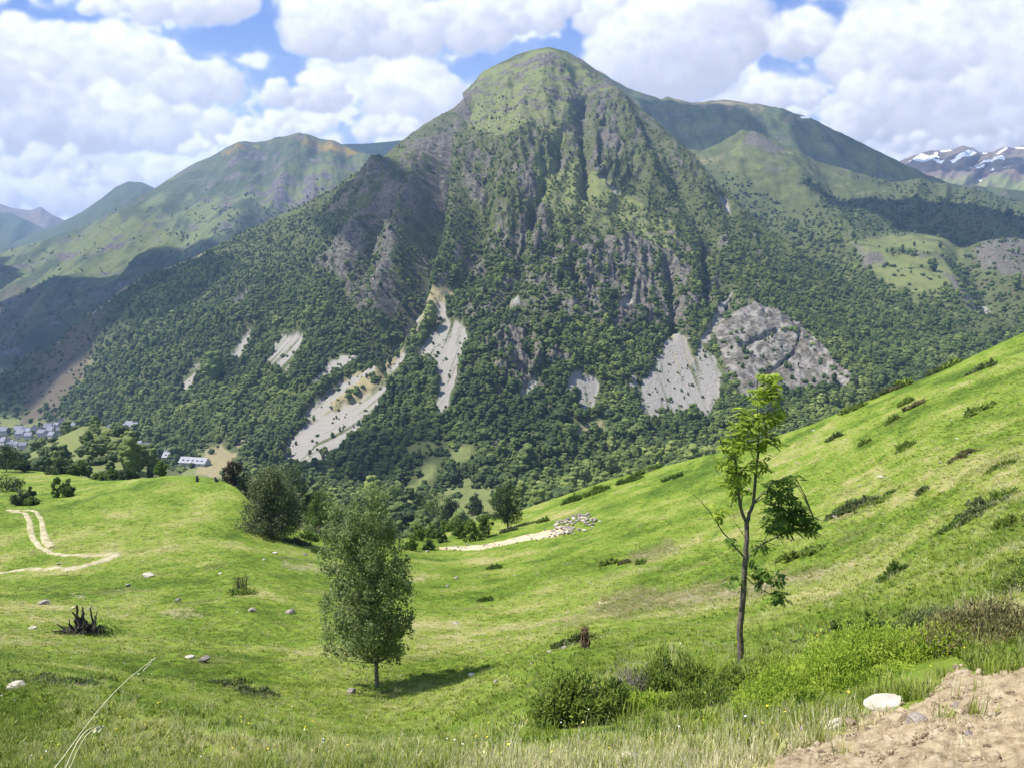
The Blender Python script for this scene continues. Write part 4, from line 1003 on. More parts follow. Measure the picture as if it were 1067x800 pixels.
def clump_tree(name, base, H, prof, mat, bark, seed, nclump=60, per=60, leaf=.25, clump_r=.16, label=None, cat="tree", group=None, trunk_r=None, bare=.12, droop=0.0, fill=.55, lean=(0, 0)):
    """prof: [(height fraction, left half width, right half width)] in metres; leaf clumps through the volume, each on a branch from the trunk"""
    r = np.random.default_rng(seed); root = empty(name, base); tag(root, label, cat, group)
    prof = np.array(prof, float); hs = prof[:, 0]
    trunk_r = trunk_r or H * .018
    n = 9; zt = np.linspace(0, .93 * H, n)
    wob = np.cumsum(r.normal(0, .012 * H / n * 3, (n, 2)), 0)
    tp = np.stack([wob[:, 0] + lean[0] * zt / H, wob[:, 1] + lean[1] * zt / H, zt - .03 * H], -1)
    mb = MB(); mb.tube(tp, np.linspace(trunk_r * 1.15, trunk_r * .15, n), 8)
    C = []; k = 0
    wmax = (prof[:, 1] + prof[:, 2]).max()
    while len(C) < nclump and k < nclump * 30:
        k += 1
        h = r.uniform(hs[0], hs[-1]); l = np.interp(h, hs, prof[:, 1]); rr_ = np.interp(h, hs, prof[:, 2])
        if r.random() > ((l + rr_) / wmax) ** 1.3 + .04: continue
        ang = r.uniform(0, 2 * np.pi); rad = r.random() ** fill
        half = l if math.cos(ang) < 0 else rr_
        half_y = (l + rr_) / 2
        C.append((math.cos(ang) * rad * half, math.sin(ang) * rad * half_y, h * H))
    C = np.array(C)
    tx = np.interp(C[:, 2], tp[:, 2], tp[:, 0]); ty = np.interp(C[:, 2], tp[:, 2], tp[:, 1]); C[:, 0] += tx; C[:, 1] += ty
    for c in C:
        dist_ = math.hypot(c[0], c[1])
        z0 = max(bare * H, c[2] - (.5 + .5 * r.random()) * dist_ * (1.0 if droop == 0 else .5) - .03 * H)
        b0 = np.array([np.interp(z0, tp[:, 2], tp[:, 0]), np.interp(z0, tp[:, 2], tp[:, 1]), z0])
        e = c; mid = (b0 + e) / 2 + np.array([0, 0, .06 * dist_]) + r.normal(0, .03 * dist_ + .01, 3)
        w0 = max(.006, trunk_r * .33 * (1 - z0 / H))
        mb.tube([b0, mid, e], [w0, w0 * .6, w0 * .2], 4, cap=False)
    mb.build("trunk", bark, root)
    cr_ = clump_r * wmax / 2 * r.uniform(.7, 1.3, len(C))
    m = r.poisson(per, len(C)); idx = np.repeat(np.arange(len(C)), m); tot = len(idx)
    off = r.normal(size=(tot, 3)); off /= np.linalg.norm(off, axis=1)[:, None]; off *= (r.random(tot) ** .45)[:, None]
    off *= np.array([1, 1, .85 + droop]); 
    P = C[idx] + off * cr_[idx][:, None]; P[:, 2] -= droop * cr_[idx] * .6 * r.random(tot)
    hmin = hs[0] * H * (1.12 if droop else .93); P = P[(P[:, 2] + (.45 * P[:, 1] if droop else 0) > hmin * (1 + (.55 * noise(P * 1.1 + 3.3, seed) + .2 * r.normal(size=len(P)) if droop else 0)))]; idx2 = idx[:len(P)] if len(P) < tot else idx
    tv = np.clip(.5 + .17 * r.normal(size=len(C)), 0, 1)
    cid = np.random.default_rng(seed + 5).permutation(len(C))
    ti = np.clip(.5 + .22 * r.normal(size=len(P)) + .18 * noise(P / (.5 * wmax / 2) , seed), 0, 1)
    V, Q = leaf_quads(P, leaf * np.exp(r.normal(0, .25, len(P))), r, out=.5 * (P - C.mean(0)) / (np.linalg.norm(P - C.mean(0), axis=1)[:, None] + 1e-6))
    mesh_np("crown", V, Q, mat, root, attrs={"tint": np.repeat(ti, 4)})
    return root

def pprof(px0, base_py, Y, rows):
    """photo silhouette rows (py, left px, right px) -> height fraction profile in metres for a tree whose foot is at px0, base_py, depth Y"""
    zb = at(px0, base_py, Y)[2]; zs = [at(px0, y, Y)[2] - zb for y, _, _ in rows]; H = max(zs)
    sc_ = (at(px0 + 1, base_py, Y) - at(px0, base_py, Y))[0]
    out = sorted([(z / H, (px0 - l) * sc_, (rr - px0) * sc_) for z, (y, l, rr) in zip(zs, rows)])
    return H, out

# the birch in the middle of the meadow
bp = ground(393, 718)
H, prof = pprof(393, 718, bp[1], [(507, 388, 393), (516, 364, 404), (530, 350, 414), (560, 344, 423), (595, 338, 432), (630, 335, 433), (655, 331, 430), (674, 332, 424), (690, 338, 412)])
clump_tree("birch_tree", bp, H, prof, M_BIRCH, M_BIRCHBARK, 71, 470, 58, .125, .14, "tall leafy birch standing alone in the middle of the meadow above a stone", "tree", None, .092, .12, .55, .62, (-.15, 0))

def round_tree(px, base, top, wpx, mat, seed, label, name="tree", Y=None, cat="tree", group=None, bark=None, nclump=56, per=85, shape="round", leafk=1.0, bare=.1):
    if Y is None:
        P = ground(px, base); Y = P[1]
    else: P = at(px, base, Y)
    s = Y * (1 + 0) / F * 1.02
    H = (at(px, top, Y)[2] - at(px, base, Y)[2]); W = wpx / 2 * s
    sh = {"round": [(.1, .45, .45), (.25, .85, .85), (.5, 1, 1), (.75, .8, .8), (.92, .45, .45), (1, .15, .15)],
          "cone": [(.12, .8, .8), (.3, 1, .95), (.6, .6, .65), (.85, .3, .3), (1, .06, .06)],
          "dome": [(.0, .8, .8), (.2, 1, 1), (.55, .85, .85), (.85, .5, .5), (1, .2, .2)],
          "high": [(.28, .5, .5), (.45, .95, .95), (.7, 1, 1), (.9, .6, .6), (1, .2, .2)]}[shape]
    j = np.random.default_rng(seed)
    pr = [(h, l * W * j.uniform(.85, 1.12), rr * W * j.uniform(.85, 1.12)) for h, l, rr in sh]
    leaf = max(.11, 1.6 * s) * leafk
    return clump_tree(name, P, H, pr, mat, bark or M_BARK, seed, nclump, per, leaf, .3, label, cat, group, None, bare, .1, .55)

round_tree(283, 559, 490, 58, M_WILLOW, 101, "broad grey-green willow leaning over the dark shade at the edge of the knoll", "willow_tree", None, nclump=190, per=80, shape="dome", leafk=1.35)
round_tree(304, 545, 483, 40, M_DARK, 102, "dark tree close behind the grey-green willow", "tree", 140, nclump=70)
round_tree(325, 540, 516, 22, M_DARK, 103, "small dark tree between the dark tree and the round green one", "tree", 142)
round_tree(334, 559, 510, 38, M_GREEN, 104, "round mid-green tree just left behind the birch", "tree", None, nclump=70, shape="dome")
round_tree(242, 506, 480, 24, M_RUST, 105, "rusty brown conifer at the end of the knoll crest", "conifer_tree", 150, shape="dome", nclump=40)
round_tree(258, 520, 494, 26, M_WILLOW, 106, "pale bush between the rusty conifer and the willow", "bush", 150, cat="bush", shape="dome")
round_tree(529, 552, 505, 33, M_DARK, 107, "dark rounded tree above the bare earth bank, with a long shadow on the slope", "tree", None, nclump=90, per=60, shape="round", bare=.05)
for k, (x, b, t, w_, lb) in enumerate([(477, 562, 541, 22, "dark green bush, first in the clump left of the lone dark tree"), (491, 564, 540, 20, "bright green bush in the centre of the clump below the lone dark tree"), (505, 560, 535, 21, "rounded green bush of the clump nearest the lone dark tree")]):
    round_tree(x, b, t, w_, [M_GREEN, M_LIME, M_GREEN][k], 110 + k, lb, "bush", None, "bush", "bushes by the lone dark tree", shape="dome", nclump=34)
for k, (x, b, t, w_, m_) in enumerate([(436, 563, 546, 22, M_LIME), (449, 560, 545, 18, M_LIME), (461, 566, 553, 14, M_GREEN), (428, 573, 560, 16, M_LIME), (447, 573, 563, 14, M_GREEN), (466, 553, 541, 18, M_LIME)]):
    round_tree(x, b, t, w_, m_, 120 + k, "low light green shrub in the hollow right of the birch crown", "shrub", None, "shrub", "shrubs in the hollow beside the birch", shape="dome", nclump=24)
LEFT = [(8, 528, 496, 38, M_DARK, 160, "dark", "large dark tree beside the track at the far left meadow"), (22, 526, 510, 18, M_WILLOW, 158, "grey", "grey-green bush at the foot of the large dark tree by the track"),
        (33, 523, 508, 9, M_DARK, 160, "d", "tiny dark bush above the light green shrub near the track"), (32, 526, 518, 14, M_LIME, 156, "l", "small light green shrub near the end of the track"),
        (60, 518, 498, 11, M_LIME, 165, "l", "thin yellow-green sapling in the left meadow"), (71, 517, 500, 15, M_GREEN, 165, "g", "green sapling close beside the yellow-green one"),
        (7, 490, 466, 32, M_DARK, 225, "d", "big dark tree above the left meadow under the village"), (23, 494, 480, 20, M_DARK, 222, "d", "small dark tree on a bare trunk in the left meadow below the village"),
        (62, 498, 479, 24, M_DARK, 212, "d", "rounded dark tree at the upper edge of the left meadow"), (76, 499, 485, 14, M_GREEN, 212, "g", "small green tree right of the rounded dark one"), (85, 497, 481, 16, M_GREEN, 214, "g", "green tree on the upper meadow edge below the wooded hill"),
        (103, 505, 492, 18, M_LIME, 190, "l", "pale bush on the knoll's left shoulder"), (133, 502, 487, 26, M_DARK, 182, "d", "dark bush directly behind the left end of the knoll crest"), (118, 502, 489, 16, M_GREEN, 186, "g", "green bush next to the dark bush behind the knoll"),
        (168, 499, 479, 14, M_LIME, 175, "l", "bright green slim tree behind the top of the knoll")]
for k, (x, b, t, w_, m_, Y, _, lb) in enumerate(LEFT):
    nm = "bush" if "bush" in lb else "shrub" if "shrub" in lb else "sapling" if "sapling" in lb else "tree"
    round_tree(x, b, t, w_, m_, 140 + k, lb, nm, Y if Y > 170 or k in (0,) else None, nm if nm != "sapling" else "tree", None, shape="high" if k in (7,) else "dome" if nm != "tree" else "round", nclump=36)

# valley trees on the flat below the big mountain, big enough to tell apart
VT = [(300, 512, 486, 26), (452, 546, 512, 34), (470, 541, 518, 22), (438, 538, 516, 22), (520, 530, 506, 22), (495, 536, 515, 20), (395, 540, 515, 22), (412, 530, 508, 20), (610, 512, 490, 20), (640, 500, 478, 18)]

# ---- the young ash: bent stem, forked top, bare twigs, loose leaf clusters
ab = ground(772, 692); AY = float(ab[1])
root = empty("ash_tree", ab); tag(root, "slim young ash with half bare branches rising beside the juniper bushes", "tree")
def ap(px, py, dy=0.0): return at(px, py, AY + dy) - ab
mb = MB()
SK = []
def limb(pts, r0, r1, k=7):
    P = np.array([ap(*p) for p in pts]); SK.extend(list(P))
    # refine
    t = np.linspace(0, len(P) - 1, (len(P) - 1) * 4 + 1); P = np.stack([np.interp(t, range(len(P)), P[:, i]) for i in range(3)], -1)
    P[1:-1] += np.random.default_rng(len(mb.V)).normal(0, .006, P[1:-1].shape)
    mb.tube(P, np.linspace(r0, r1, len(P)), k)
limb([(772, 697), (771, 660, .02), (774, 620, .05), (777, 580, .05), (778, 545, .1)], .068, .045, 9)
limb([(778, 545, .1), (772, 530, .0), (768, 505, -.15), (766, 480, -.25), (757, 470, -.3), (748, 455, -.35)], .036, .010)
limb([(778, 545, .1), (785, 525, .2), (787, 500, .25), (790, 470, .3), (791, 440, .3), (788, 412, .3), (790, 392, .3)], .038, .006)
limb([(790, 472, .3), (800, 460, .4), (812, 446, .5)], .016, .004)
limb([(766, 482, -.25), (766, 455, -.2), (762, 430, -.2)], .014, .004)
limb([(776, 590, .05), (782, 575, .3), (795, 566, .5), (815, 556, .7), (835, 548, .8)], .026, .006)
limb([(776, 580, .05), (764, 568, -.2), (752, 552, -.3), (745, 540, -.35), (730, 522, -.4), (720, 512, -.4)], .018, .003)
limb([(776, 600, .05), (790, 612, .2), (810, 622, .3), (818, 632, .3)], .012, .003)
limb([(778, 560, .1), (766, 545, .0), (762, 528, .1)], .008, .002)
limb([(757, 470, -.3), (750, 495, -.5), (742, 482, -.6)], .006, .002); limb([(748, 552, -.3), (742, 560, -.4), (738, 570, -.5)], .005, .002)
for a in ([(791, 470, .3), (806, 476, .2), (813, 470, .2)], [(787, 500, .2), (800, 508, .1), (812, 498, .1)], [(745, 540, -.3), (733, 541, -.4), (722, 540, -.4)], [(768, 610, .05), (758, 612, -.1), (752, 606, -.2)], [(835, 548, .8), (848, 540, .9), (858, 535, .9)], [(762, 428, -.2), (760, 418, -.2), (763, 408, -.2)], [(748, 455, -.35), (744, 470, -.4), (746, 490, -.4)]):
    limb(a, .006, .002, 5)
ASH_TOP = [(800, 398, 11, 10, 42, .3), (793, 412, 14, 9, 40, .3), (806, 408, 10, 8, 22, .4), (780, 440, 14, 10, 40, .1), (770, 447, 10, 8, 22, -.1), (797, 440, 14, 10, 40, .3), (810, 432, 9, 9, 22, .4), (765, 464, 15, 10, 48, -.2), (757, 480, 10, 12, 26, -.3), (785, 462, 14, 10, 34, .2), (803, 458, 12, 8, 26, .4), (772, 488, 16, 12, 42, 0), (762, 502, 12, 9, 26, -.2), (790, 484, 10, 9, 18, .2), (776, 428, 8, 6, 12, 0), (747, 534, 9, 6, 18, -.35), (772, 512, 9, 7, 12, 0)]
ASH_SIDE = [(812, 510, 15, 14, 70, .7), (822, 528, 17, 14, 84, .8), (808, 532, 14, 12, 50, .7), (835, 542, 15, 11, 64, .9), (815, 550, 17, 9, 50, .7), (846, 550, 9, 8, 26, 1.0), (828, 500, 8, 8, 18, .8), (800, 600, 16, 10, 40, .2), (788, 596, 12, 9, 22, .2), (815, 622, 11, 9, 24, .3), (764, 602, 9, 9, 18, -.1), (803, 548, 12, 7, 20, .5), (792, 568, 9, 6, 12, .3), (760, 565, 8, 6, 10, -.2)]
_sk = np.array(SK); ra = np.random.default_rng(3)
for px_, py_, rx_, ry_, cnt, dy_a in ASH_TOP + ASH_SIDE:
    for q_ in range(3):
        e = ap(px_ + ra.normal(0, .45) * rx_, py_ + ra.normal(0, .45) * ry_, dy_a + ra.normal(0, .12)); dd_ = np.linalg.norm(_sk - e, axis=1) + np.where(_sk[:, 2] > e[2] + .05, 1.5, 0); b_ = _sk[np.argmin(dd_)]
        mb.tube([b_, (b_ + e) / 2 + np.array([0, 0, .08 * dd_.min()]), e], [.012, .008, .003], 5, cap=False)
mb.build("trunk", M_ASHBARK, root)
def ash_crown(spec, mat, seed, k_=1.0):
    r = np.random.default_rng(seed); Vs, Qs, Ts = [], [], []; n = 0
    for px, py, rx, ry, cnt, dy in spec:
        for _ in range(int(cnt * k_)):
            a = r.normal(size=2); a /= max(1, np.linalg.norm(a) / 1.3)
            c = ap(px + a[0] * rx * .62, py + a[1] * ry * .62, dy + r.normal(0, .22))
            d = r.normal(size=3) * np.array([1, 1, .5]); d[2] -= .25; d /= np.linalg.norm(d); L = r.uniform(.10, .17)
            side = np.cross(d, [0, 0, 1]); side /= np.linalg.norm(side); upv = np.cross(side, d)
            pts = []; dirs = []
            for s in np.linspace(.25, 1, 5):   # opposite leaflets along a drooping stalk
                q_ = c + d * L * s + np.array([0, 0, -.12 * L * s * s])
                for sg in (-1, 1): pts.append(q_ + side * sg * .042); dirs.append(side * sg * .8 + d * .6 - upv * .15)
            pts.append(c + d * L * 1.15 + np.array([0, 0, -.15 * L])); dirs.append(d)
            pts = np.array(pts); dirs = np.array(dirs); dirs /= np.linalg.norm(dirs, axis=1)[:, None]
            sd = np.cross(dirs, upv + r.normal(0, .25, 3)); sd /= np.linalg.norm(sd, axis=1)[:, None]
            l = r.uniform(.08, .118)
            V = np.stack([pts - dirs * l * .5, pts + sd * l * .21 + upv * .008, pts + dirs * l * .5, pts - sd * l * .21 + upv * .008], 1).reshape(-1, 3)
            i = np.arange(len(pts)) * 4 + n; Vs.append(V); Qs.append(np.stack([i, i + 1, i + 2, i + 3], -1)); n += len(V)
            Ts.append(np.repeat(np.clip(.5 + .2 * r.normal() + .12 * r.normal(size=len(pts)), 0, 1), 4))
    mesh_np("crown", np.concatenate(Vs), np.concatenate(Qs), mat, root, attrs={"tint": np.concatenate(Ts)})
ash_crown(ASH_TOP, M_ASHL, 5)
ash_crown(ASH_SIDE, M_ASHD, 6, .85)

# ------------------------------------------------------------------ junipers and low shrubs
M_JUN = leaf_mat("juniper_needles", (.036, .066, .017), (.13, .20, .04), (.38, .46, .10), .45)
M_JUNY = leaf_mat("juniper_fresh", (.055, .11, .015), (.24, .36, .038), (.56, .66, .11), .48)
M_JUNG = leaf_mat("juniper_grey", (.055, .080, .030), (.12, .16, .055), (.22, .26, .10), .3)
M_HEATH = leaf_mat("heath_leaves", (.075, .075, .03), (.175, .165, .065), (.32, .285, .125), .3)
M_TWIG = noise_mat("dead_twigs", (.12, .10, .085), (.30, .26, .23), 30, .9, .2, .01)
def sprigs(P, D, L, wd_, r, tint):
    """needle sprigs: slim four-sided darts"""
    n = len(P); D = D / (np.linalg.norm(D, axis=1)[:, None] + 1e-9)
    a = np.cross(D, r.normal(size=(n, 3))); a /= np.linalg.norm(a, axis=1)[:, None] + 1e-9; b = np.cross(D, a)
    L = L[:, None]; W = wd_ * L
    V = np.stack([P, P + D * L * .45 + a * W, P + D * L, P + D * L * .45 - a * W, P + D * L * .45 + b * W, P + D * L * .45 - b * W], 1).reshape(-1, 3)
    i = np.arange(n)[:, None] * 6
    Q = np.concatenate([i + np.array([0, 1, 2, 3]), i + np.array([0, 4, 2, 5])], 0)
    return V, Q, np.repeat(tint, 6)
def low_shrub(name, center, rx, ry, h, mat, seed, n, L, label, cat="shrub", group=None, lump=.35, upright=.55, mat2=None, rot=0.0, wd_=.16, lobes=0, slope=(0, 0)):
    """a dense low evergreen: darts over and inside a lumpy mound, woody twigs below; follows the slope of the ground"""
    r = np.random.default_rng(seed); root = empty(name, center); tag(root, label, cat, group)
    u = r.normal(size=(n, 3)); u[:, 2] = np.abs(u[:, 2]); u /= np.linalg.norm(u, axis=1)[:, None]
    lum = 1 + lump * 1.6 * fbm(u * 1.7 + seed, 3, seed) + lump * .8 * noise(u * 5 + seed, seed)
    depth = 1 - .42 * r.random(n) ** 1.6
    P = u * (lum * depth)[:, None] * np.array([rx, ry, h])
    if lobes:
        lc = r.normal(size=(lobes, 2)); lc /= np.linalg.norm(lc, axis=1)[:, None]; lc *= (r.random(lobes) ** .5 * (.82 if lobes > 10 else 1.2))[:, None]
        lr = r.uniform(.17, .42, lobes); lh = (1.15 - .95 * np.sqrt((lc ** 2).sum(1))) * r.uniform(.7, 1.2, lobes)
        k = r.choice(lobes, n, p=lr ** 2 / (lr ** 2).sum())
        P = np.stack([(lc[k, 0] + u[:, 0] * lr[k] * depth * lum) * rx, (lc[k, 1] + u[:, 1] * lr[k] * depth * lum) * ry, (u[:, 2] * depth * lum) * lh[k] * h], -1)
    c_, s_ = math.cos(rot), math.sin(rot); P[:, :2] = np.stack([P[:, 0] * c_ - P[:, 1] * s_, P[:, 0] * s_ + P[:, 1] * c_], -1)
    P[:, 2] += slope[0] * P[:, 0] + slope[1] * P[:, 1]
    D = u * (1 - upright) + np.array([0, 0, upright]) + r.normal(0, .45, (n, 3))
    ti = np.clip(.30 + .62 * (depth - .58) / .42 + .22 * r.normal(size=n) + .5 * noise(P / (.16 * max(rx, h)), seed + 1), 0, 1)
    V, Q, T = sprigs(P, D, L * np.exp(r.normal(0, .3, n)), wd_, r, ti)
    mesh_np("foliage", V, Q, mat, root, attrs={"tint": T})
    mb = MB()
    for k in range(14):
        a = r.uniform(0, 6.28); q_ = np.array([math.cos(a) * rx * .7 * r.random(), math.sin(a) * ry * .7 * r.random(), 0]); q_[2] = slope[0] * q_[0] + slope[1] * q_[1]
        e = q_ * 1.25 + np.array([0, 0, h * r.uniform(.4, .8)])
        mb.tube([q_ * .3 + [0, 0, slope[0] * q_[0] * .3 - .05 * h], (q_ + e) / 2, e], [L * .10, L * .07, L * .03], 4, cap=False)
    mb.build("stem", M_TWIG, root)
    return root
def slope_at(px, py):
    a = ground(px - 6, py); b = ground(px + 6, py); c = ground(px, py + 5); d = ground(px, py - 5)
    A2 = np.array([[b[0] - a[0], b[1] - a[1]], [d[0] - c[0], d[1] - c[1]]]); z = np.array([b[2] - a[2], d[2] - c[2]])
    try: s_ = np.linalg.solve(A2, z)
    except Exception: s_ = np.zeros(2)
    return tuple(np.clip(s_, -.9, .9))
def shrub_px(name, px, py, wpx, hpx, mat, seed, n, label, cat="shrub", group=None, lk=1.0, **kw):
    P = ground(px, py); s = float(np.linalg.norm(P)) / F
    rx = wpx / 2 * s; h = hpx * s * (1.05 if (px > 540 and py > 655) else .85); ry = rx * .7
    L = max(2.6 * s, .05) * lk
    P = P + np.array([0, ry * .5, 0]); sl_ = slope_at(px, py); P[2] += sl_[1] * ry * .5 - .03
    return low_shrub(name, P, rx, ry, h, mat, seed, n, L, label, cat, group, slope=sl_, **kw)
# foreground group under the ash
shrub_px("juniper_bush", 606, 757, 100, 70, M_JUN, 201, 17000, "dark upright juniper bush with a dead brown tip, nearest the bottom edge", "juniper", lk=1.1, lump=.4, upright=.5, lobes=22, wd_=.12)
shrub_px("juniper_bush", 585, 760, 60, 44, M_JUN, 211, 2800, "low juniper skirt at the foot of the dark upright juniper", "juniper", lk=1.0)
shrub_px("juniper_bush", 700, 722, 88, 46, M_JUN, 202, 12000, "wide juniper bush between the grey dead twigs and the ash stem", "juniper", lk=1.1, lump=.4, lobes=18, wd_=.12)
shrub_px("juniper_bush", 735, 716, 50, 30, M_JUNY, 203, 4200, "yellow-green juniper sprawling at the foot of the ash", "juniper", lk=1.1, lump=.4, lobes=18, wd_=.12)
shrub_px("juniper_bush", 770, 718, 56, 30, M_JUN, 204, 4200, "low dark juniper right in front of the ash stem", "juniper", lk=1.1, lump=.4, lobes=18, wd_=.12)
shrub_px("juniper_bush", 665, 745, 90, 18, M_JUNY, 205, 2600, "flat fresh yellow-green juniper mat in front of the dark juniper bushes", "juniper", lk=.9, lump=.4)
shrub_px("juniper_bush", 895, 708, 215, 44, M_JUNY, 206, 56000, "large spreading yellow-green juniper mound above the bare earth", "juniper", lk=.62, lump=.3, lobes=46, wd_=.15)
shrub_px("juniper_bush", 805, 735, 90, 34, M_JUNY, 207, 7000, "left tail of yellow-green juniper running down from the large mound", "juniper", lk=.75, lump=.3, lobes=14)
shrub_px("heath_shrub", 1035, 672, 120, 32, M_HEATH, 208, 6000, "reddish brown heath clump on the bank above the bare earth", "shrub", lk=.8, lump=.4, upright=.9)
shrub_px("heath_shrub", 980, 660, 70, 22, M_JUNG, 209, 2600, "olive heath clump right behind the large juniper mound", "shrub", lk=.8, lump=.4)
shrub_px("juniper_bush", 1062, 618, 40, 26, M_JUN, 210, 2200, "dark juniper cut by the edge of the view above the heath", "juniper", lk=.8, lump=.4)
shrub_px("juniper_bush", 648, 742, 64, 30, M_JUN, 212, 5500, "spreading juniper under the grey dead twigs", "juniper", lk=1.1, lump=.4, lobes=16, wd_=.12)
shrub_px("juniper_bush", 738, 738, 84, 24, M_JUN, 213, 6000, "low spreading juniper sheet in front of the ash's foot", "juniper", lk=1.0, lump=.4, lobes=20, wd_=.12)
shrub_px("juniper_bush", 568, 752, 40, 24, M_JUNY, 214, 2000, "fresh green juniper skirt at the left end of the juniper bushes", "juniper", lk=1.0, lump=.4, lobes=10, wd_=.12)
# dead grey twigs between the junipers
def twig_bush(name, P, H, n, mat, seed, label, cat, spread=.6, rad=.008):
    r = np.random.default_rng(seed); root = empty(name, P); tag(root, label, cat); mb = MB()
    for k in range(n):
        a = r.uniform(0, 6.28); t = r.random() * spread; h = H * r.uniform(.45, 1)
        p0 = np.array([math.cos(a), math.sin(a), 0]) * r.random() * H * .25 + [0, 0, -.05]; p1 = np.array([math.cos(a) * t * h, math.sin(a) * t * h, h])
        mid = (p0 + p1) / 2 + r.normal(0, .06 * H, 3); mb.tube([p0, mid, p1], [rad, rad * .7, rad * .25], 4, cap=False)
        for j in range(3):
            e = mid + (p1 - mid) * r.random(); mb.tube([e, e + r.normal(0, .14 * H, 3) + [0, 0, .1 * H]], [rad * .5, rad * .15], 3, cap=False)
    mb.build("branches", mat, root); return root
twig_bush("dead_bush", ground(655, 730), .62, 70, M_TWIG, 231, "grey dead twigs standing between two dark junipers", "bush", .7, .006)
M_RUSTT = noise_mat("rusty_dead_needles", (.09, .06, .035), (.20, .14, .08), 25, .95, .3, .01)
twig_bush("dead_sapling", ground(612, 757) + np.array([0, .35, .92]), .26, 26, M_RUSTT, 232, "rusty dead tip sticking out of the dark upright juniper", "sapling", .25, .012)

# mid-distance patches and bushes
PATCH = [(600, 672, 44, 12, M_JUNG, "flat grey-green juniper patch in the meadow behind the dark upright juniper"), (612, 671, 26, 12, M_JUN, "dark top of juniper beside the flat grey-green patch"),
         (50, 716, 100, 9, M_JUNG, "long flat grey-green patch of low shrubs near the left edge"), (20, 706, 40, 8, M_JUNG, "short grey-green shrub patch at the left edge"), (105, 712, 24, 7, M_JUN, "small dark shrub at the end of the long flat patch"),
         (255, 724, 62, 13, M_JUNG, "olive heath patch left of the birch's stone"), (250, 710, 16, 7, M_JUN, "small dark shrub above the olive heath patch"),
         (638, 588, 18, 9, M_JUN, "small dark juniper left of the two in the middle slope"), (650, 588, 9, 6, M_HEATH, "tiny brown shrub between the two small dark junipers"), (668, 588, 10, 5, M_JUN, "tiny dark shrub right of the small junipers on the middle slope"),
         (516, 592, 12, 4, M_GREEN, "tiny green shrub below the bare earth bank"), (505, 628, 14, 5, M_GREEN, "small green weed patch in the middle of the meadow"),
         (843, 578, 46, 12, M_JUN, "dark juniper mat right behind the young ash"), (822, 583, 30, 10, M_JUN, "dark juniper behind the ash's lower branches"),
         (896, 530, 60, 16, M_JUNG, "wide flat olive shrub patch on the right slope"), (912, 525, 36, 11, M_JUN, "dark upper tail of the wide olive patch on the right slope"),
         (930, 602, 34, 22, M_GREEN, "bushy green shrub standing alone on the right slope above the mound"), (988, 555, 30, 10, M_GREEN, "green low shrub on the right slope below the dark one"),
         (1056, 548, 34, 26, M_JUN, "dark juniper bush on the right edge of the slope"), (1030, 530, 48, 22, M_JUNG, "grey-green shrub mass beside the dark juniper at the right edge"), (1046, 518, 26, 12, M_JUN, "dark green top above the grey-green shrub mass"),
         (944, 467, 22, 9, M_JUN, "lone dark juniper in the middle of the right slope"), (1007, 475, 22, 11, M_HEATH, "brown shrub on the upper right slope"), (1046, 487, 22, 8, M_JUN, "small dark juniper near the right edge of the slope"),
         (930, 440, 13, 6, M_JUN, "small dark shrub above the lone juniper"), (946, 421, 12, 7, M_JUN, "tiny dark shrub high on the right slope"), (955, 425, 18, 5, M_HEATH, "low brown shrub beside a tiny dark one high on the slope"), (1018, 430, 28, 8, M_JUN, "long dark shrub above the white stone on the right slope"),
         (890, 428, 24, 9, M_JUN, "dark juniper on the crest line of the right slope"), (946, 396, 16, 6, M_JUN, "small juniper just under the crest of the right slope"), (920, 408, 20, 6, M_JUNG, "grey-green crest shrub between two dark junipers"), (938, 404, 14, 5, M_HEATH, "brown shrub on the crest of the right slope"),
         (992, 378, 16, 8, M_JUN, "dark shrub on the upper crest of the right slope"), (1028, 385, 26, 7, M_JUNG, "flat shrub below the upper crest"), (975, 388, 16, 6, M_JUNG, "flat olive shrub near the upper crest"), (870, 458, 14, 4, M_JUNG, "faint olive shrub on the slope below the crest"), (900, 464, 10, 4, M_JUN, "faint dark shrub in the middle right slope"),
         (964, 512, 14, 6, M_JUNG, "small olive shrub in the middle of the right slope"), (1012, 545, 24, 7, M_JUNG, "low olive shrub left of the dark edge juniper"),
         (1065, 590, 30, 14, M_JUN, "dark shrub at the right edge above the heath"), (700, 500, 14, 5, M_GREEN, "green shrub on the near crest right of the earth bank"), (653, 503, 22, 7, M_GREEN, "green shrub row on the crest of the near slope"), (676, 492, 24, 7, M_LIME, "light green shrubs on the crest of the near slope"),
         (596, 524, 18, 7, M_GREEN, "green crest shrub above the rock heap"), (622, 514, 24, 8, M_LIME, "bright crest shrub above the rock heap"), (566, 545, 8, 4, M_JUN, "tiny dark shrub just above the bare earth bank"), (530, 555, 12, 5, M_JUNG, "low shrub at the foot of the lone dark tree"),
         (335, 578, 14, 6, M_GREEN, "low shrub on the hollow's edge left of the birch"), (310, 568, 26, 9, M_WILLOW, "bush strip in the shade below the willow"), (322, 562, 14, 9, M_GREEN, "small bush between the willow and the round green tree")]
for k, (x, y, w_, h_, m_, lb) in enumerate(PATCH):
    shrub_px("juniper_bush" if m_ is M_JUN else "heath_shrub" if m_ is M_HEATH else "shrub", x, y, w_ * (.8 if x > 800 else 1), h_ * .68, m_, 300 + k, int(min(2600, 500 + w_ * h_ * 3)), lb, "juniper" if m_ is M_JUN else "shrub", None, lk=1.0, lump=.5, wd_=.24, lobes=9)
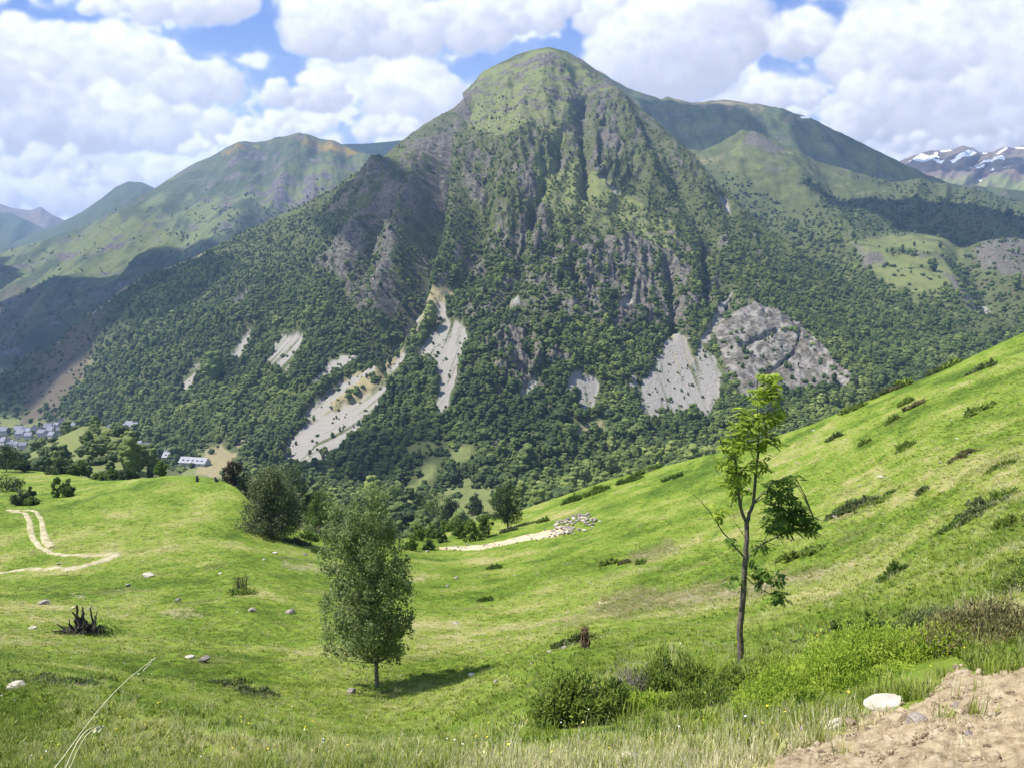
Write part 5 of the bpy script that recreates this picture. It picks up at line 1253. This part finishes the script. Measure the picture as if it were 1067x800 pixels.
# dark twisted branch lying on the mound
root = empty("fallen_branch", ground(893, 664)); tag(root, "dark fallen branch with needles lying behind the juniper mound", "branch"); mb = MB()
s8 = float(np.linalg.norm(ground(893, 664))) / F
pts = np.array([(-22, 0, 8), (-12, 0, 3), (0, .05, 2), (14, .1, 3), (26, .1, 7)]) * np.array([s8, 1, s8]); mb.tube(pts, [.03, .035, .03, .025, .012], 6); mb.build("stem", M_RUST, root)
r = np.random.default_rng(9); tt_ = r.random(700); Pq = np.stack([np.interp(tt_, np.linspace(0, 1, 5), pts[:, i]) for i in range(3)], -1) + r.normal(0, .03, (700, 3))
V, Q, T = sprigs(Pq, r.normal(size=(700, 3)) + [.3, 0, .7], np.full(700, .07), .16, r, r.random(700) * .4); mesh_np("foliage", V, Q, M_JUN, root, attrs={"tint": T})

# burnt stump and bare shrub on the left
M_CHAR = noise_mat("charred_wood", (.022, .018, .015), (.075, .062, .05), 12, .95, .6, .03, (.15, .125, .10))
def stump(px, py, wpx, hpx, seed, label, cuts=True):
    P = ground(px, py); s = float(np.linalg.norm(P)) / F; root = empty("burnt_stump", P); tag(root, label, "stump")
    r = np.random.default_rng(seed); mb = MB(); W = wpx * s; H = hpx * s
    spires = [(-.06, .95, .075, -.10), (.0, .86, .08, -.05), (-.12, .74, .06, -.10), (.06, .62, .07, .0), (.21, 1.0, .040, -.03), (.25, .72, .035, .02), (.16, .5, .05, .03), (-.2, .55, .05, -.12), (-.26, .36, .05, -.12), (.36, .42, .045, .05), (.42, .25, .05, .06), (.3, .3, .05, .02), (-.34, .22, .05, -.06), (.02, .45, .09, .02), (-.03, .6, .09, -.04), (.1, .34, .09, .05)]
    for x0, hh, rr, ln in spires:
        p0 = np.array([x0 * W, r.normal(0, .06 * W), -.1 * H]); p1 = np.array([(x0 + ln) * W, r.normal(0, .07 * W), hh * H])
        t = np.linspace(0, 1, 8)[:, None]; pts = p0 * (1 - t) + p1 * t + r.normal(0, .022 * W, (8, 3)) * (t > 0)
        mb.tube(pts, rr * .72 * W * np.linspace(1.4, .3, 8) * r.uniform(.75, 1.25, 8), 6)
    for k in range(26):
        a = r.uniform(0, 6.28); p0 = np.array([r.normal(0, .12) * W, r.normal(0, .08) * W, .05 * H]); p1 = p0 + np.array([math.cos(a) * .5 * W * r.random(), math.sin(a) * .3 * W * r.random(), H * r.uniform(-.05, .3)])
        mb.tube([p0, (p0 + p1) / 2 + r.normal(0, .04 * W, 3), p1], [.03 * W, .025 * W, .01 * W], 5)
    mb.build("stem", M_CHAR, root)
    if cuts:
        mc = MB()
        for x0, z0, rr in ((-.16, .95, .045),):
            v, f = ico(2); mc.add(v * np.array([rr * W, rr * W, .05 * H]) + np.array([x0 * W, -.08 * W, z0 * H]), f)
        mc.build("cut_face", noise_mat("cut_wood", (.42, .30, .16), (.62, .50, .32), 20, .9, .2, .01), root)
    n = 800; u = r.normal(size=(n, 3)); Pq = u * np.array([.3 * W, .2 * W, .02 * H]) + [0, -.02, .05 * H]; Pq[:, 2] = np.abs(Pq[:, 2])
    V, Q, T = sprigs(Pq, r.normal(size=(n, 3)) + [0, 0, 1.0], np.full(n, .09 * W), .16, r, r.random(n) * .5); mesh_np("foliage", V, Q, M_JUN, root, attrs={"tint": T})
    return root
stump(88, 664, 38, 27, 41, "black burnt juniper stump with pale cut tops on the left meadow")
P = ground(250, 618); twig_bush("bare_shrub", P, 2.0, 26, M_CHAR, 233, "bare dark shrub standing in the meadow below the knoll", "shrub", .9, .032)
shrub_px("juniper_bush", 250, 621, 26, 4, M_JUN, 234, 700, "low dark growth around the foot of the bare shrub", "juniper", lk=1.0)
for px, py, hh, lean, lb in ((205.5, 502, 6.0, 0, "small dark upright stump on top of the knoll"), (226, 502, 4.6, -.5, "small dark leaning stump near the end of the knoll crest")):
    P = ground(px, py); s = float(np.linalg.norm(P)) / F; root = empty("stump", P); tag(root, lb, "stump"); mb = MB(); H = hh * s
    mb.tube([(0, 0, -.2), (lean * H * .3, 0, H * .4), (lean * H * .8, 0, H)], [.36, .30, .16], 8); mb.tube([(.1, 0, H * .3), (.5, .1, H * .55)], [.12, .05], 6)
    mb.build("stem", M_CHAR, root)

# ------------------------------------------------------------------ rocks
M_ROCK = noise_mat("pale_rock", (.17, .145, .12), (.33, .285, .235), 6, .9, .5, .03, (.44, .39, .32), obj=True)
M_ROCKW = noise_mat("white_rock", (.33, .29, .235), (.50, .45, .37), 5, .9, .4, .02, (.58, .53, .44), obj=True)
M_CLOD = noise_mat("earth_clod", (.10, .065, .042), (.30, .215, .145), 9, .95, .6, .03, (.42, .32, .22), obj=True)
M_ROCKD = noise_mat("dark_rock", (.10, .085, .08), (.26, .22, .205), 5, .9, .5, .03, (.36, .31, .29), obj=True)
_rk = {}
def rock_mesh(seed, mat, flat=.6):
    key = (seed, mat.name)
    if key in _rk: return _rk[key]
    v, f = ico(3); r = np.random.default_rng(seed)
    v = v.copy()
    for k in range(11):                                   # chop with random planes for flat faces
        n = r.normal(size=3); n /= np.linalg.norm(n); d = r.uniform(.55, .85); t = v @ n - d; v -= np.where(t > 0, t, 0)[:, None] * n
    v += (.07 * fbm(v * 2.2 + seed, 4, seed))[:, None] * v
    v *= np.array([1, r.uniform(.7, .95), flat])
    o = mesh_np("rock", v, f, mat, smooth=False, link=False); _rk[key] = o.data
    return o.data
def rock(px, py, wpx, label, seed, mat=None, flat=.6, group=None, P=None, name="rock", size=None, sink=.25, rz=None):
    P = ground(px, py) if P is None else P
    s = size or wpx / 2 * float(np.linalg.norm(P)) / F
    o = bpy.data.objects.new(name, rock_mesh(seed % 9, mat or M_ROCK, flat)); COL.objects.link(o)
    r = np.random.default_rng(seed); o.scale = (s, s, s); o.rotation_euler = (r.normal(0, .15), r.normal(0, .15), r.uniform(0, 6.28) if rz is None else rz)
    o.location = P + np.array([0, 0, s * flat * (1 - 2 * sink)])
    return tag(o, label, "rock", group)
P = ground(925, 741); s_ = float(np.linalg.norm(P)) / F; v, f = ico(4); v = v * (1 + .13 * fbm(v * 1.5 + 4, 4, 88))[:, None]; v[:, 2] = np.where(v[:, 2] > .55, .55 + (v[:, 2] - .55) * .35, v[:, 2])
o = mesh_np("rock", v * np.array([18, 12, 6.0]) * s_, f, M_ROCKW, smooth=True); o.location = P + np.array([0, .06, .02]); o.rotation_euler = (0, -.08, .15)
tag(o, "large smooth pale stone at the upper edge of the bare earth", "rock")
rock(366, 723, 12, "grey stone at the left foot of the birch", 2)
rock(303, 641, 13, "pale boulder in the meadow left of the birch", 3, M_ROCK, .5); rock(262, 640, 9, "small pale stone left of the pale boulder", 4)
rock(155, 603, 12, "flat white stone on the meadow below the knoll", 5, M_ROCKW, .3); rock(475, 650, 9, "round pale boulder in the meadow right of the birch", 6)
rock(475, 603, 6, "small boulder in the upper meadow right of the birch crown", 7); rock(466, 612, 5, "small reddish stone between the birch and the upper boulder", 8, M_ROCKD)
rock(47, 632, 10, "grey stone at the left of the meadow above the burnt stump", 9); rock(35, 656, 10, "low pale stone left of the burnt stump", 10, M_ROCKW, .3)
rock(212, 693, 12, "brown earthy rock in the lower left meadow", 11, M_ROCKD); rock(198, 689, 10, "flat tan stone beside the brown earthy rock", 12, M_ROCKW, .3)
rock(185, 628, 7, "dark stone in the middle of the left meadow", 13, M_ROCKD); rock(134, 613, 6, "tiny grey stone below the flat white one", 14); rock(17, 718, 14, "pale stone among the shrub patch at the left edge", 15, M_ROCKW, .4)
rock(572, 682, 6, "tiny white stone near the flat juniper patch", 16, M_ROCKW, .4); rock(588, 680, 6, "tiny grey stone beside the flat juniper patch", 17); rock(491, 706, 9, "pale stone right of the birch's shadow", 18, M_ROCKW, .4); rock(516, 715, 6, "grey stone below the pale one right of the birch", 19)
rock(919, 498, 9, "white stone under the long dark shrub on the right slope", 20, M_ROCKW, .35); rock(1007, 433, 8, "pale stone on the upper right slope", 21, M_ROCKW, .4); rock(870, 540, 7, "grey stone below the wide olive patch", 22)
rock(955, 763, 24, "grey clod-like rock lying on the bare earth", 23, M_ROCK, .55); rock(655, 797, 34, "pale earthy rock at the bottom edge among the grass", 24, M_ROCKW, .4); rock(1000, 745, 14, "brown stone half buried in the bare earth", 25, M_ROCKD, .5)
rock(868, 762, 20, "tan stone at the lower left tip of the bare earth", 26, M_ROCKW, .45); rock(1010, 772, 12, "dark stone in the bare earth near the corner", 27, M_ROCKD, .5)
rock(230, 600, 5, "small white stone below the knoll's right shoulder", 28, M_ROCKW, .4); rock(286, 577, 6, "white stone in the hollow under the willow", 29, M_ROCKW, .4); rock(318, 579, 5, "tiny reddish stone in the hollow", 30, M_ROCKD); rock(445, 575, 5, "small stone at the left end of the earth bank", 31)
r = np.random.default_rng(77)
for k in range(16):   # loose pale stones scattered over the meadow
    x, y = r.uniform(0, 700), r.uniform(585, 730)
    rock(x, y, r.uniform(2.2, 4.5), "small loose pale stone lying in the open meadow grass", 100 + k, [M_ROCK, M_ROCKW][k % 2], .45, "loose stones scattered over the meadow")
for k in range(16):
    x, y = r.uniform(760, 1050), r.uniform(430, 600)
    rock(x, y, r.uniform(2.2, 4.2), "small pale stone on the steep right slope", 160 + k, [M_ROCK, M_ROCKW][k % 2], .45, "loose stones on the right slope")
for k in range(60):   # clods and stones on the bare earth
    for _ in range(20):
        x, y = r.uniform(800, 1100), r.uniform(706, 800)
        if poly_sd(np.array([x]), np.array([y]), DIRT)[0] > 3: break
    rock(x, y, r.uniform(2.5, 6.5) * r.choice([1, 1, 1, 1.7]), "crumbly brown clod on the bare foreground earth", 200 + k, M_CLOD, .6, "clods on the bare earth")
# rock heap at the upper end of the earth bank
HEAP = [(574, 555), (580, 546), (596, 538), (615, 535), (622, 544), (617, 553), (602, 557), (586, 562)]
k = 0
while k < 120:
    x, y = r.uniform(574, 622), r.uniform(535, 561); sd_ = poly_sd(np.array([x]), np.array([y]), HEAP)[0]
    if sd_ < r.uniform(-2, 2.5): continue
    P = ground(x, y) + np.array([0, 0, np.clip(sd_, 0, 7) * .10 * r.uniform(.6, 1.2)])
    rock(x, y, r.uniform(2.8, 5.8), "broken pale rock in the heap beside the earth bank", 300 + k, [M_ROCK, M_ROCKW, M_ROCKD, M_ROCK][k % 4], .75, "rocks of the heap beside the earth bank", P, sink=.15); k += 1
rock(625, 545, 3.6, "single pale rock standing apart right of the heap", 440, M_ROCKW, .9)
for k in range(40):
    t = r.random(); x = 462 + 133 * t; y = 574.2 - 19 * t ** 1.4 + r.normal(0, .7) - (r.random() < .5) * r.random() * (2 + 7 * t)
    rock(x, y, r.uniform(2, 3.8), "small rock lying on or along the earth bank", 450 + k, [M_ROCKD, M_ROCK][k % 2], .8, "rocks along the earth bank", sink=.02)

# earth bank and track: sheets that follow the ground
M_EARTH = noise_mat("bare_earth", (.34, .25, .155), (.52, .42, .28), .9, .95, .5, .1, (.60, .50, .35))
def sheet(name, top, bot, n, rows, lift, mat, bulge=0.0, jag=0.0, seed=0):
    top = np.array(top, float); bot = np.array(bot, float); t = np.linspace(0, 1, n)
    f = lambda a: np.stack([np.interp(t, np.linspace(0, 1, len(a)), a[:, i]) for i in (0, 1)], -1)
    a, b = f(top), f(bot); rr = np.random.default_rng(seed)
    jn = jag * fbm(p2(t * n * .35, 0 * t, seed), 3, seed); a[:, 1] += jn; b[:, 1] += jag * fbm(p2(t * n * .35, 0 * t + 9, seed), 3, seed + 1)
    s = np.linspace(0, 1, rows)[:, None, None]; G = a[None] * (1 - s) + b[None] * s
    P = ground(G[..., 0], G[..., 1]); prof_ = np.sin(np.pi * s[..., 0]) ** .6
    P[..., 2] += lift * np.where((s[..., 0] > .01) & (s[..., 0] < .99), 1, -.6) + bulge * prof_ * (1 + .5 * fbm(P / 2, 3, seed + 4))
    o = mesh_np(name, P.reshape(-1, 3), grid_faces(rows, n), mat, smooth=True); return tag(o, kind="structure")
sheet("earth_bank", [(456, 571.5), (470, 570.5), (485, 570), (505, 568.5), (525, 564), (545, 558.5), (560, 555.5), (575, 552), (588, 548)], [(458, 573), (470, 573.2), (485, 574), (505, 572.5), (525, 568), (545, 564), (560, 561.5), (575, 559), (596, 554)], 240, 14, .10, M_EARTH, .12, 1.3, 3)
def track(pts, wpx, name="path", seed=0):
    pts = np.array(pts, float); L = np.concatenate([[0], np.cumsum(np.hypot(*np.diff(pts, axis=0).T))]); n = int(L[-1] * 1.2) + 8; t = np.linspace(0, L[-1], n)
    c = np.stack([np.interp(t, L, pts[:, i]) for i in (0, 1)], -1)
    for _ in range(6): c[1:-1] = (c[:-2] + 2 * c[1:-1] + c[2:]) / 4
    W = .72 * np.interp(t, L, np.asarray(wpx, float) + np.zeros(len(pts)))
    P = ground(c[:, 0], c[:, 1]); T = np.gradient(P, axis=0); T[:, 2] = 0; T /= np.linalg.norm(T, axis=1)[:, None] + 1e-9
    Nn = np.stack([-T[:, 1], T[:, 0], 0 * T[:, 0]], -1); rows = []
    e1 = .35 * fbm(p2(t * .4, 0 * t, seed), 3, seed); e2 = .35 * fbm(p2(t * .4, 0 * t + 5, seed), 3, seed)
    for s in np.linspace(-1, 1, 7):
        q_ = P + Nn * ((W * .5) * (s * (1 + (e1 if s < 0 else e2))))[:, None]
        x, y = proj(q_ - np.array([0, 0, 0]))
        # drop onto the ground surface
        rows.append(ground(x, y, .10 - (.16 if abs(s) > .9 else 0)))
    V = np.stack(rows); o = mesh_np(name, V.reshape(-1, 3), grid_faces(*V.shape[:2]), M_TRACK, smooth=True); return tag(o, kind="structure")
M_TRACK = noise_mat("track_gravel", (.20, .19, .07), (.40, .35, .235), .9, .95, .3, .05, (.50, .45, .33))
track([(-40, 599), (0, 597), (50, 595.5), (85, 594), (105, 588), (118, 581), (121, 578), (112, 579), (95, 580.5), (75, 580), (55, 578), (42, 572), (35, 564), (32, 555), (31, 545), (27, 537), (18, 533), (8, 532)], [1.5, 1.5, 1.4, 1.5, 2.2, 2.4, 2.2, 2.0, 1.3, 1.2, 1.2, 1.2, 1.3, 1.4, 1.3, 1.2, 1.2, 1.2], seed=1)
track([(14, 532), (28, 532), (38, 535), (43, 542), (45, 552), (46, 560), (50, 567), (54, 572)], [.8, .9, 1.0, 1.1, 1.3, 1.6, 2.2, 1.2], seed=2)

# long dry stalks close to the camera, lower left
M_STRAW = noise_mat("dry_straw", (.42, .38, .22), (.62, .57, .36), 20, .8, .1, .01)
for px0, py0, Y0, px1, py1, Y1, rr, lb in ((66, 806, 5.0, 104, 756, 5.3, .007, "thick pale dry stalk leaning right at the lower left corner"), (72, 802, 5.3, 108, 757, 5.6, .005, "shorter pale stalk beside the thick one in the lower left corner"), (58, 800, 5.6, 162, 685, 7.0, .005, "long thin straw stalk slanting up across the lower left meadow")):
    p0, p1 = at(px0, py0, Y0), at(px1, py1, Y1); root = empty("grass_stalk", p0); tag(root, lb, "stalk"); mb = MB(); d = p1 - p0
    t = np.linspace(-.25, 1, 9)[:, None]; mb.tube(d * t + np.array([0, 0, 1]) * (.10 * np.sin(np.clip(t, 0, 1) * np.pi)), np.linspace(rr, rr * .6, 9), 5); mb.build("stem", M_STRAW, root)
    v, f = ico(1); mh = MB()
    for k in range(9): mh.add(v * np.array([rr * 1.5, rr * 1.5, rr * 2]) + d * (.86 + .017 * k) + r.normal(0, rr * .6, 3), f)
    mh.build("seed_head", M_STRAW, root)

# ------------------------------------------------------------------ grass and flowers (stuff)
M_GRASS = None
m, nt = new_mat("grass_blades"); N = NT(nt)
ia = N.attr("tint", 'INSTANCER').outputs['Fac']; ga = N.attr("tint").outputs['Fac']
tt = N.math('ADD', ia, N.math('MULTIPLY', N.math('SUBTRACT', ga, .4), .55), True)
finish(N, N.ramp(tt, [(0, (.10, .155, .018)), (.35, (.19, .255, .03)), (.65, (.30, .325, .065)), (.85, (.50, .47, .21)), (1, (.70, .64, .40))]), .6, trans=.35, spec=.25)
M_GRASS = m
def tuft(name, seed, n, h, spread, w_, straw=0.0, bend=.5):
    r = np.random.default_rng(seed); mb = MB()
    for k in range(n):
        a = r.uniform(0, 6.28); p = np.array([math.cos(a), math.sin(a), 0]) * spread * r.random() ** .6; hh = h * r.uniform(.45, 1); a2 = a + r.normal(0, .8)
        d = np.array([math.cos(a2), math.sin(a2), 0]); sd = np.array([-d[1], d[0], 0]); b = bend * r.uniform(.3, 1.1)
        st = r.random() < straw; ww = w_ * (.55 if st else 1)
        p1 = p + d * hh * .22 * b + [0, 0, hh * .55]; p2_ = p + d * hh * .7 * b + [0, 0, hh * (1 - .25 * b)]
        V = [p - sd * ww, p + sd * ww, p1 + sd * ww * .8, p1 - sd * ww * .8, p2_]
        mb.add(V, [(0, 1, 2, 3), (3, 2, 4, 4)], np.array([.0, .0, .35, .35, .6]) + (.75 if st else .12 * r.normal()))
        if st: 
            q_ = p2_; mb.add([q_ + sd * ww * 1.6 - [0, 0, .02], q_ - sd * ww * 1.6 - [0, 0, .02], q_ + [0, 0, hh * .14]], [(0, 1, 2)], 1.1)
    return mb.build(name, M_GRASS, link=False)
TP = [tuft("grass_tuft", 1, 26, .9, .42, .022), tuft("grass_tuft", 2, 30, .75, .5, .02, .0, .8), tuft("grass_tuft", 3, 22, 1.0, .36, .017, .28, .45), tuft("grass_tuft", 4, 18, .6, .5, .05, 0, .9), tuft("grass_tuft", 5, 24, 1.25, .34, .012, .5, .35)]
nC = 420000; r = np.random.default_rng(55)
px = r.uniform(-260, 1330, nC); tq = r.uniform(-.02, .985, nC); c_ = cr_at(px); py = 800 - tq * (800 - c_)
P = ground(px, py); d = np.linalg.norm(P, axis=1)
cand = nC / (1590 * 330.0) * 330 / (800 - c_)                       # candidates per square pixel
target = np.interp(np.log(d), np.log([4, 8, 14, 25, 50, 90, 200]), [.022, .040, .075, .16, .26, .32, .3])
tall = sstep(560, 680, px) * sstep(655, 720, py) + .45 * sstep(760, 800, py)
keep = r.random(nC) < target / cand
dsd = poly_sd(px, py, DIRT) + 9 * fbm(p2(px / 14, py / 14), 4, 641); keep &= (dsd < 0) | (r.random(nC) < .012 + .16 * sstep(16, 0, dsd) + .10 * (fbm(p2(px / 30, py / 12), 3, 652) > .25))
pt = np.minimum(line_d(px, py, [(-40, 599), (50, 595.5), (85, 594), (118, 581), (112, 579), (75, 580), (42, 572), (32, 555), (27, 537), (8, 532)])[0], line_d(px, py, [(28, 532), (43, 542), (45, 552), (54, 572)])[0]); keep &= pt > r.uniform(.5, 2.2, nC)
keep &= poly_sd(px, py, [(456, 570), (505, 565), (545, 554), (588, 543), (620, 537), (622, 552), (596, 558), (545, 566), (505, 574), (458, 573)]) < 0
keep &= poly_sd(px, py, [(775, 742), (800, 712), (850, 680), (900, 660), (960, 655), (1005, 668), (1000, 700), (940, 716), (860, 728), (800, 744)]) < -2
keep &= np.hypot((px - 925) / 30, (py - 742) / 12) > 1
for jx, jy, jw, jh in ((606, 745, 50, 20), (700, 714, 48, 16), (648, 736, 34, 12), (738, 728, 44, 14), (770, 712, 30, 12), (665, 742, 46, 9)): keep &= (np.hypot((px - jx) / jw, (py - jy) / jh) > 1) | (r.random(nC) < .12)
px, py, P, d, tall = px[keep], py[keep], P[keep], d[keep], np.clip(tall[keep], 0, 1)
ex = r.uniform(-260, 790, 2600); sx = r.uniform(0, .22, 2600)[:, None]; a0x, _ = ray(ex, 0 * ex + 800)       # the strip just below the view
Pe = ground(ex, 0 * ex + 800) * (1 - sx) + np.stack([a0x * .5, 0 * a0x + .5, 0 * a0x - 1.72], -1) * sx
px = np.concatenate([px, ex]); py = np.concatenate([py, 0 * ex + 800]); P = np.concatenate([P, Pe]); d = np.concatenate([d, np.linalg.norm(Pe, axis=1)]); tall = np.concatenate([tall, 0 * ex + .4]); n = len(P)
ti, hz = tint_at(P, px, py)
size = np.interp(d, [4, 10, 30, 80, 200], [.17, .20, .29, .42, .6]) * np.exp(r.normal(0, .25, n)); hgt = size * np.interp(d, [4, 10, 30, 80, 200], [.75, .64, .46, .36, .3]) * (1 + .22 * tall)
pr = np.array([.36, .34, .10, .16, .04])
idx = r.choice(5, n, p=pr); tk = r.random(n) < .55 * tall; idx = np.where(tk, r.choice([2, 4, 2, 0], n), idx)
P[:, 2] -= .02
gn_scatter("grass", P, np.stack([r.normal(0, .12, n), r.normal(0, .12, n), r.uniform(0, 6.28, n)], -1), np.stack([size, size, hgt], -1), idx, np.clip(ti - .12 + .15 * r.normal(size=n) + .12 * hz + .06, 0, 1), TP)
print("grass", n)

# crumbs of earth on the bare ground, flowers in the near grass
def small_proto(name, mat, seed, n=1):
    v, f = ico(1); mb = MB(); v = v * (1 + .4 * noise(v * 1.7 + seed, seed))[:, None] * np.array([1, .8, .6]); mb.add(v, f, .5); return mb.build(name, mat, link=False)
M_CRUMB = inst_leaf_mat("earth_crumbs", [(0, (.10, .07, .045)), (.4, (.25, .19, .118)), (1, (.38, .31, .21))], 0)
nC = 60000; px = r.uniform(760, 1330, nC); py = r.uniform(695, 800, nC)
dsd = poly_sd(px, py, DIRT) + 9 * fbm(p2(px / 14, py / 14), 4, 641); ok = (dsd > -6) & (r.random(nC) < np.where(dsd > 3, .22, .12) * (.4 + 1.2 * (fbm(p2(px / 20, py / 9), 3, 651) > .05)))
px, py = px[ok], py[ok]; P = ground(px, py); n = len(P); P[:, 2] += .015
sz = .0042 * np.exp(np.abs(r.normal(0, .8, n)))
gn_scatter("soil_crumbs", P, r.uniform(0, 6.28, (n, 3)), np.stack([sz, sz, sz], -1), r.integers(0, 3, n), np.clip(r.normal(.5, .28, n), 0, 1), [small_proto("crumb", M_CRUMB, k) for k in range(3)])
M_FLOW = inst_leaf_mat("flower_petals", [(0, (.75, .55, .02)), (.6, (.85, .68, .05)), (.7, (.8, .8, .75)), (.95, (.8, .8, .75)), (1, (.35, .15, .5))], .2)
def flower(name, seed):
    mb = MB(); a = np.arange(6) / 6 * 6.28
    mb.add(np.concatenate([[[0, 0, 1.0]], np.stack([np.cos(a) * .07, np.sin(a) * .07, 1.03 + 0 * a], -1)]), [(0, k + 1, (k + 1) % 6 + 1) for k in range(6)], .5)
    return mb.build(name, M_FLOW, link=False)
nC = 9000; px = r.uniform(-100, 1150, nC); py = 800 - r.uniform(0, .75, nC) ** 1.5 * (800 - cr_at(px)); cl = fbm(p2(px / 60, py / 25), 3, 661)
ok = (poly_sd(px, py, DIRT) < -4) & (r.random(nC) < np.clip(.02 + .28 * cl, 0, 1)); px, py, cl = px[ok], py[ok], cl[ok]
P = ground(px, py); n = len(P); dd = np.linalg.norm(P, axis=1); sz = np.interp(dd, [5, 20, 60], [.15, .22, .4]) * r.uniform(.7, 1.2, n)
gn_scatter("meadow_flowers", P, np.stack([r.normal(0, .25, n), r.normal(0, .25, n), r.uniform(0, 6, n)], -1), np.stack([sz, sz, sz], -1), r.integers(0, 2, n), r.random(n), [flower("flower", k) for k in range(2)])

# ------------------------------------------------------------------ houses of the village and barns
M_SLATE = noise_mat("slate_roof", (.12, .12, .145), (.24, .24, .285), .6, .6, .2, .05)
M_SLATEL = noise_mat("pale_slate_roof", (.20, .20, .225), (.31, .31, .335), .6, .6, .2, .05)
M_WALL = noise_mat("stone_wall", (.34, .31, .28), (.5, .47, .42), .5, .9, .2, .05)
M_DARKW = noise_mat("window_dark", (.02, .022, .03), (.05, .05, .06), 1, .3, 0, .01)
def house_proto(name, L, W, h, rh, loc, rz, roofm, dormers=0):
    root = empty(name, loc, rz); mb = MB(); mb.box((0, 0, h / 2 - 1), (L, W, h + 2))
    mb.add([(-L / 2, -W / 2, h), (-L / 2, W / 2, h), (-L / 2, 0, h + rh * .96), (L / 2, -W / 2, h), (L / 2, W / 2, h), (L / 2, 0, h + rh * .96)], [(0, 1, 2), (3, 5, 4)])
    mb.build("wall", M_WALL, root)
    o_ = .6; mr = MB(); t_ = .25
    for sg in (-1, 1):
        e = np.array([(-L / 2 - o_, sg * (W / 2 + o_), h - o_ * rh / (W / 2)), (L / 2 + o_, sg * (W / 2 + o_), h - o_ * rh / (W / 2)), (L / 2 + o_, 0, h + rh), (-L / 2 - o_, 0, h + rh)])
        mr.add(np.concatenate([e + [0, 0, t_ + .05], e + [0, 0, .05]]), [(0, 1, 2, 3), (7, 6, 5, 4), (0, 4, 5, 1), (1, 5, 6, 2), (3, 7, 4, 0)])
    rf = mr.build("roof", roofm, root)
    mc = MB(); mc.box((L * .3, .4, h + rh + .3), (.9, .9, 2.2)); mc.build("chimney", M_WALL, rf)
    for x in (-L * .3, 0, L * .3):
        mw = MB(); mw.box((x, -W / 2 - .02, h * .55), (1.1, .12, 1.5)); mw.build("window", M_DARKW, root)
    for k in range(dormers):
        x = (-.5 + (k + .5) / dormers) * L * .9; md = MB(); md.box((x, -W * .27, h + rh * .42), (1.9, 2.0, 1.7)); dm = md.build("dormer", M_SLATE, root)
        mp_ = MB(); mp_.box((x, -W * .27 - 1.03, h + rh * .42 + .1), (1.4, .08, 1.1)); mp_.build("window", M_DARKW, dm)
    return root
A.sx, A.sy = A.px2, A.py2
def on_A(px, py, tmin=-.6, tmax=1.15):
    sel = (A.t > tmin) & (A.t < tmax); e = (A.sx[sel] - px) ** 2 + (A.sy[sel] - py) ** 2
    i = np.unravel_index(np.argmin(e), e.shape); return A.P[sel][i]
VILL = [(3, 453), (8, 451), (5, 459), (1, 465), (12, 458), (17, 453), (20, 448), (22, 454), (26, 447), (31, 449), (18, 461), (25, 459), (10, 463), (42, 447), (44, 451), (50, 446), (53, 449), (57, 446), (60, 443), (63, 440), (48, 453), (62, 448), (67, 446), (75, 443), (36, 447), (30, 455), (70, 444), (14, 464), (-2, 458), (55, 453)]
r = np.random.default_rng(12)
hp = None
for k, (x, y) in enumerate(VILL):
    P = on_A(x, y + 3); rz = r.choice([.3, .3 + 1.57, .1, -.3]) + r.normal(0, .1); s_ = r.uniform(.62, .95)
    if hp is None: hp = house_proto("house", 12.5, 9.5, 6.5, 5.5, P, rz, M_SLATE); o = hp
    else: o = copy_tree(hp, P, rz, (s_, s_, s_ * r.uniform(.85, 1.15)))
    tag(o, "grey slate-roofed house in the main village cluster at the valley mouth", "house", "houses of the main village")
hp2 = None
for x, y in [(121, 447), (127, 447), (135, 444), (140, 446), (132, 458), (138, 461), (145, 466), (150, 468), (117, 448)]:
    P = on_A(x, y + 2); rz = r.uniform(-.3, .6)
    o = copy_tree(hp, P, rz, (.9, .9, .9)); tag(o, "slate-roofed house in the small outlying group half hidden by trees right of the wooded hill", "house", "houses of the outlying group")
for x, y, L, rz, nm, lb, nd, m_ in ((169, 473, 12, .4, "house", "small pale farmhouse at the left end of the barn row", 0, M_SLATEL), (177, 475, 14, -.1, "house", "middle house of the barn row with a pale roof", 2, M_SLATEL), (184, 477, 10, .2, "house", "low house next to the long barn", 1, M_SLATE), (203, 481, 34, -.28, "barn", "long barn with a pale roof and a row of small dormers by the yellow field", 5, M_SLATEL)):
    P = on_A(x, y + 4); o = house_proto(nm, L, 10.5, 4.2, 5.2, P, rz, m_, nd); tag(o, lb, "barn" if nm == "barn" else "house")

# valley trees
for k, (x, b, t, w_) in enumerate(VT):
    P = on_A(x, b, -.9, 1.2)
    round_tree(x, b, t, w_, [M_DARK, M_GREEN, M_DARK][k % 3], 500 + k, "full-crowned tree on the valley floor in front of the big mountain", "tree", float(P[1]), group="big trees on the valley floor", nclump=60, per=50, shape="dome")

# ------------------------------------------------------------------ haze: one closed box of thin air
m, nt = new_mat("haze"); N = NT(nt)
pv = N.n('ShaderNodeVolumePrincipled'); pv.inputs['Color'].default_value = (.40, .60, 1.0, 1); pv.inputs['Density'].default_value = HAZE = 7.8e-5; pv.inputs['Anisotropy'].default_value = .25
N.l(pv.outputs[0], N.n('ShaderNodeOutputMaterial').inputs['Volume'])
bpy.context.view_layer.update()
bb = np.array([np.array(o.matrix_world @ Vector(c)) for o in SC.objects if o.type == 'MESH' and o.name.split('.')[0] not in ("sky", "cloud") for c in o.bound_box])
lo_, hi_ = bb.min(0) - np.array([60, 300, 1.0]), bb.max(0) + np.array([60, 60, 40])
print("haze box", lo_, hi_)
mb = MB(); mb.box((lo_ + hi_) / 2, hi_ - lo_); hz_ = mb.build("haze", m); tag(hz_, kind="stuff")
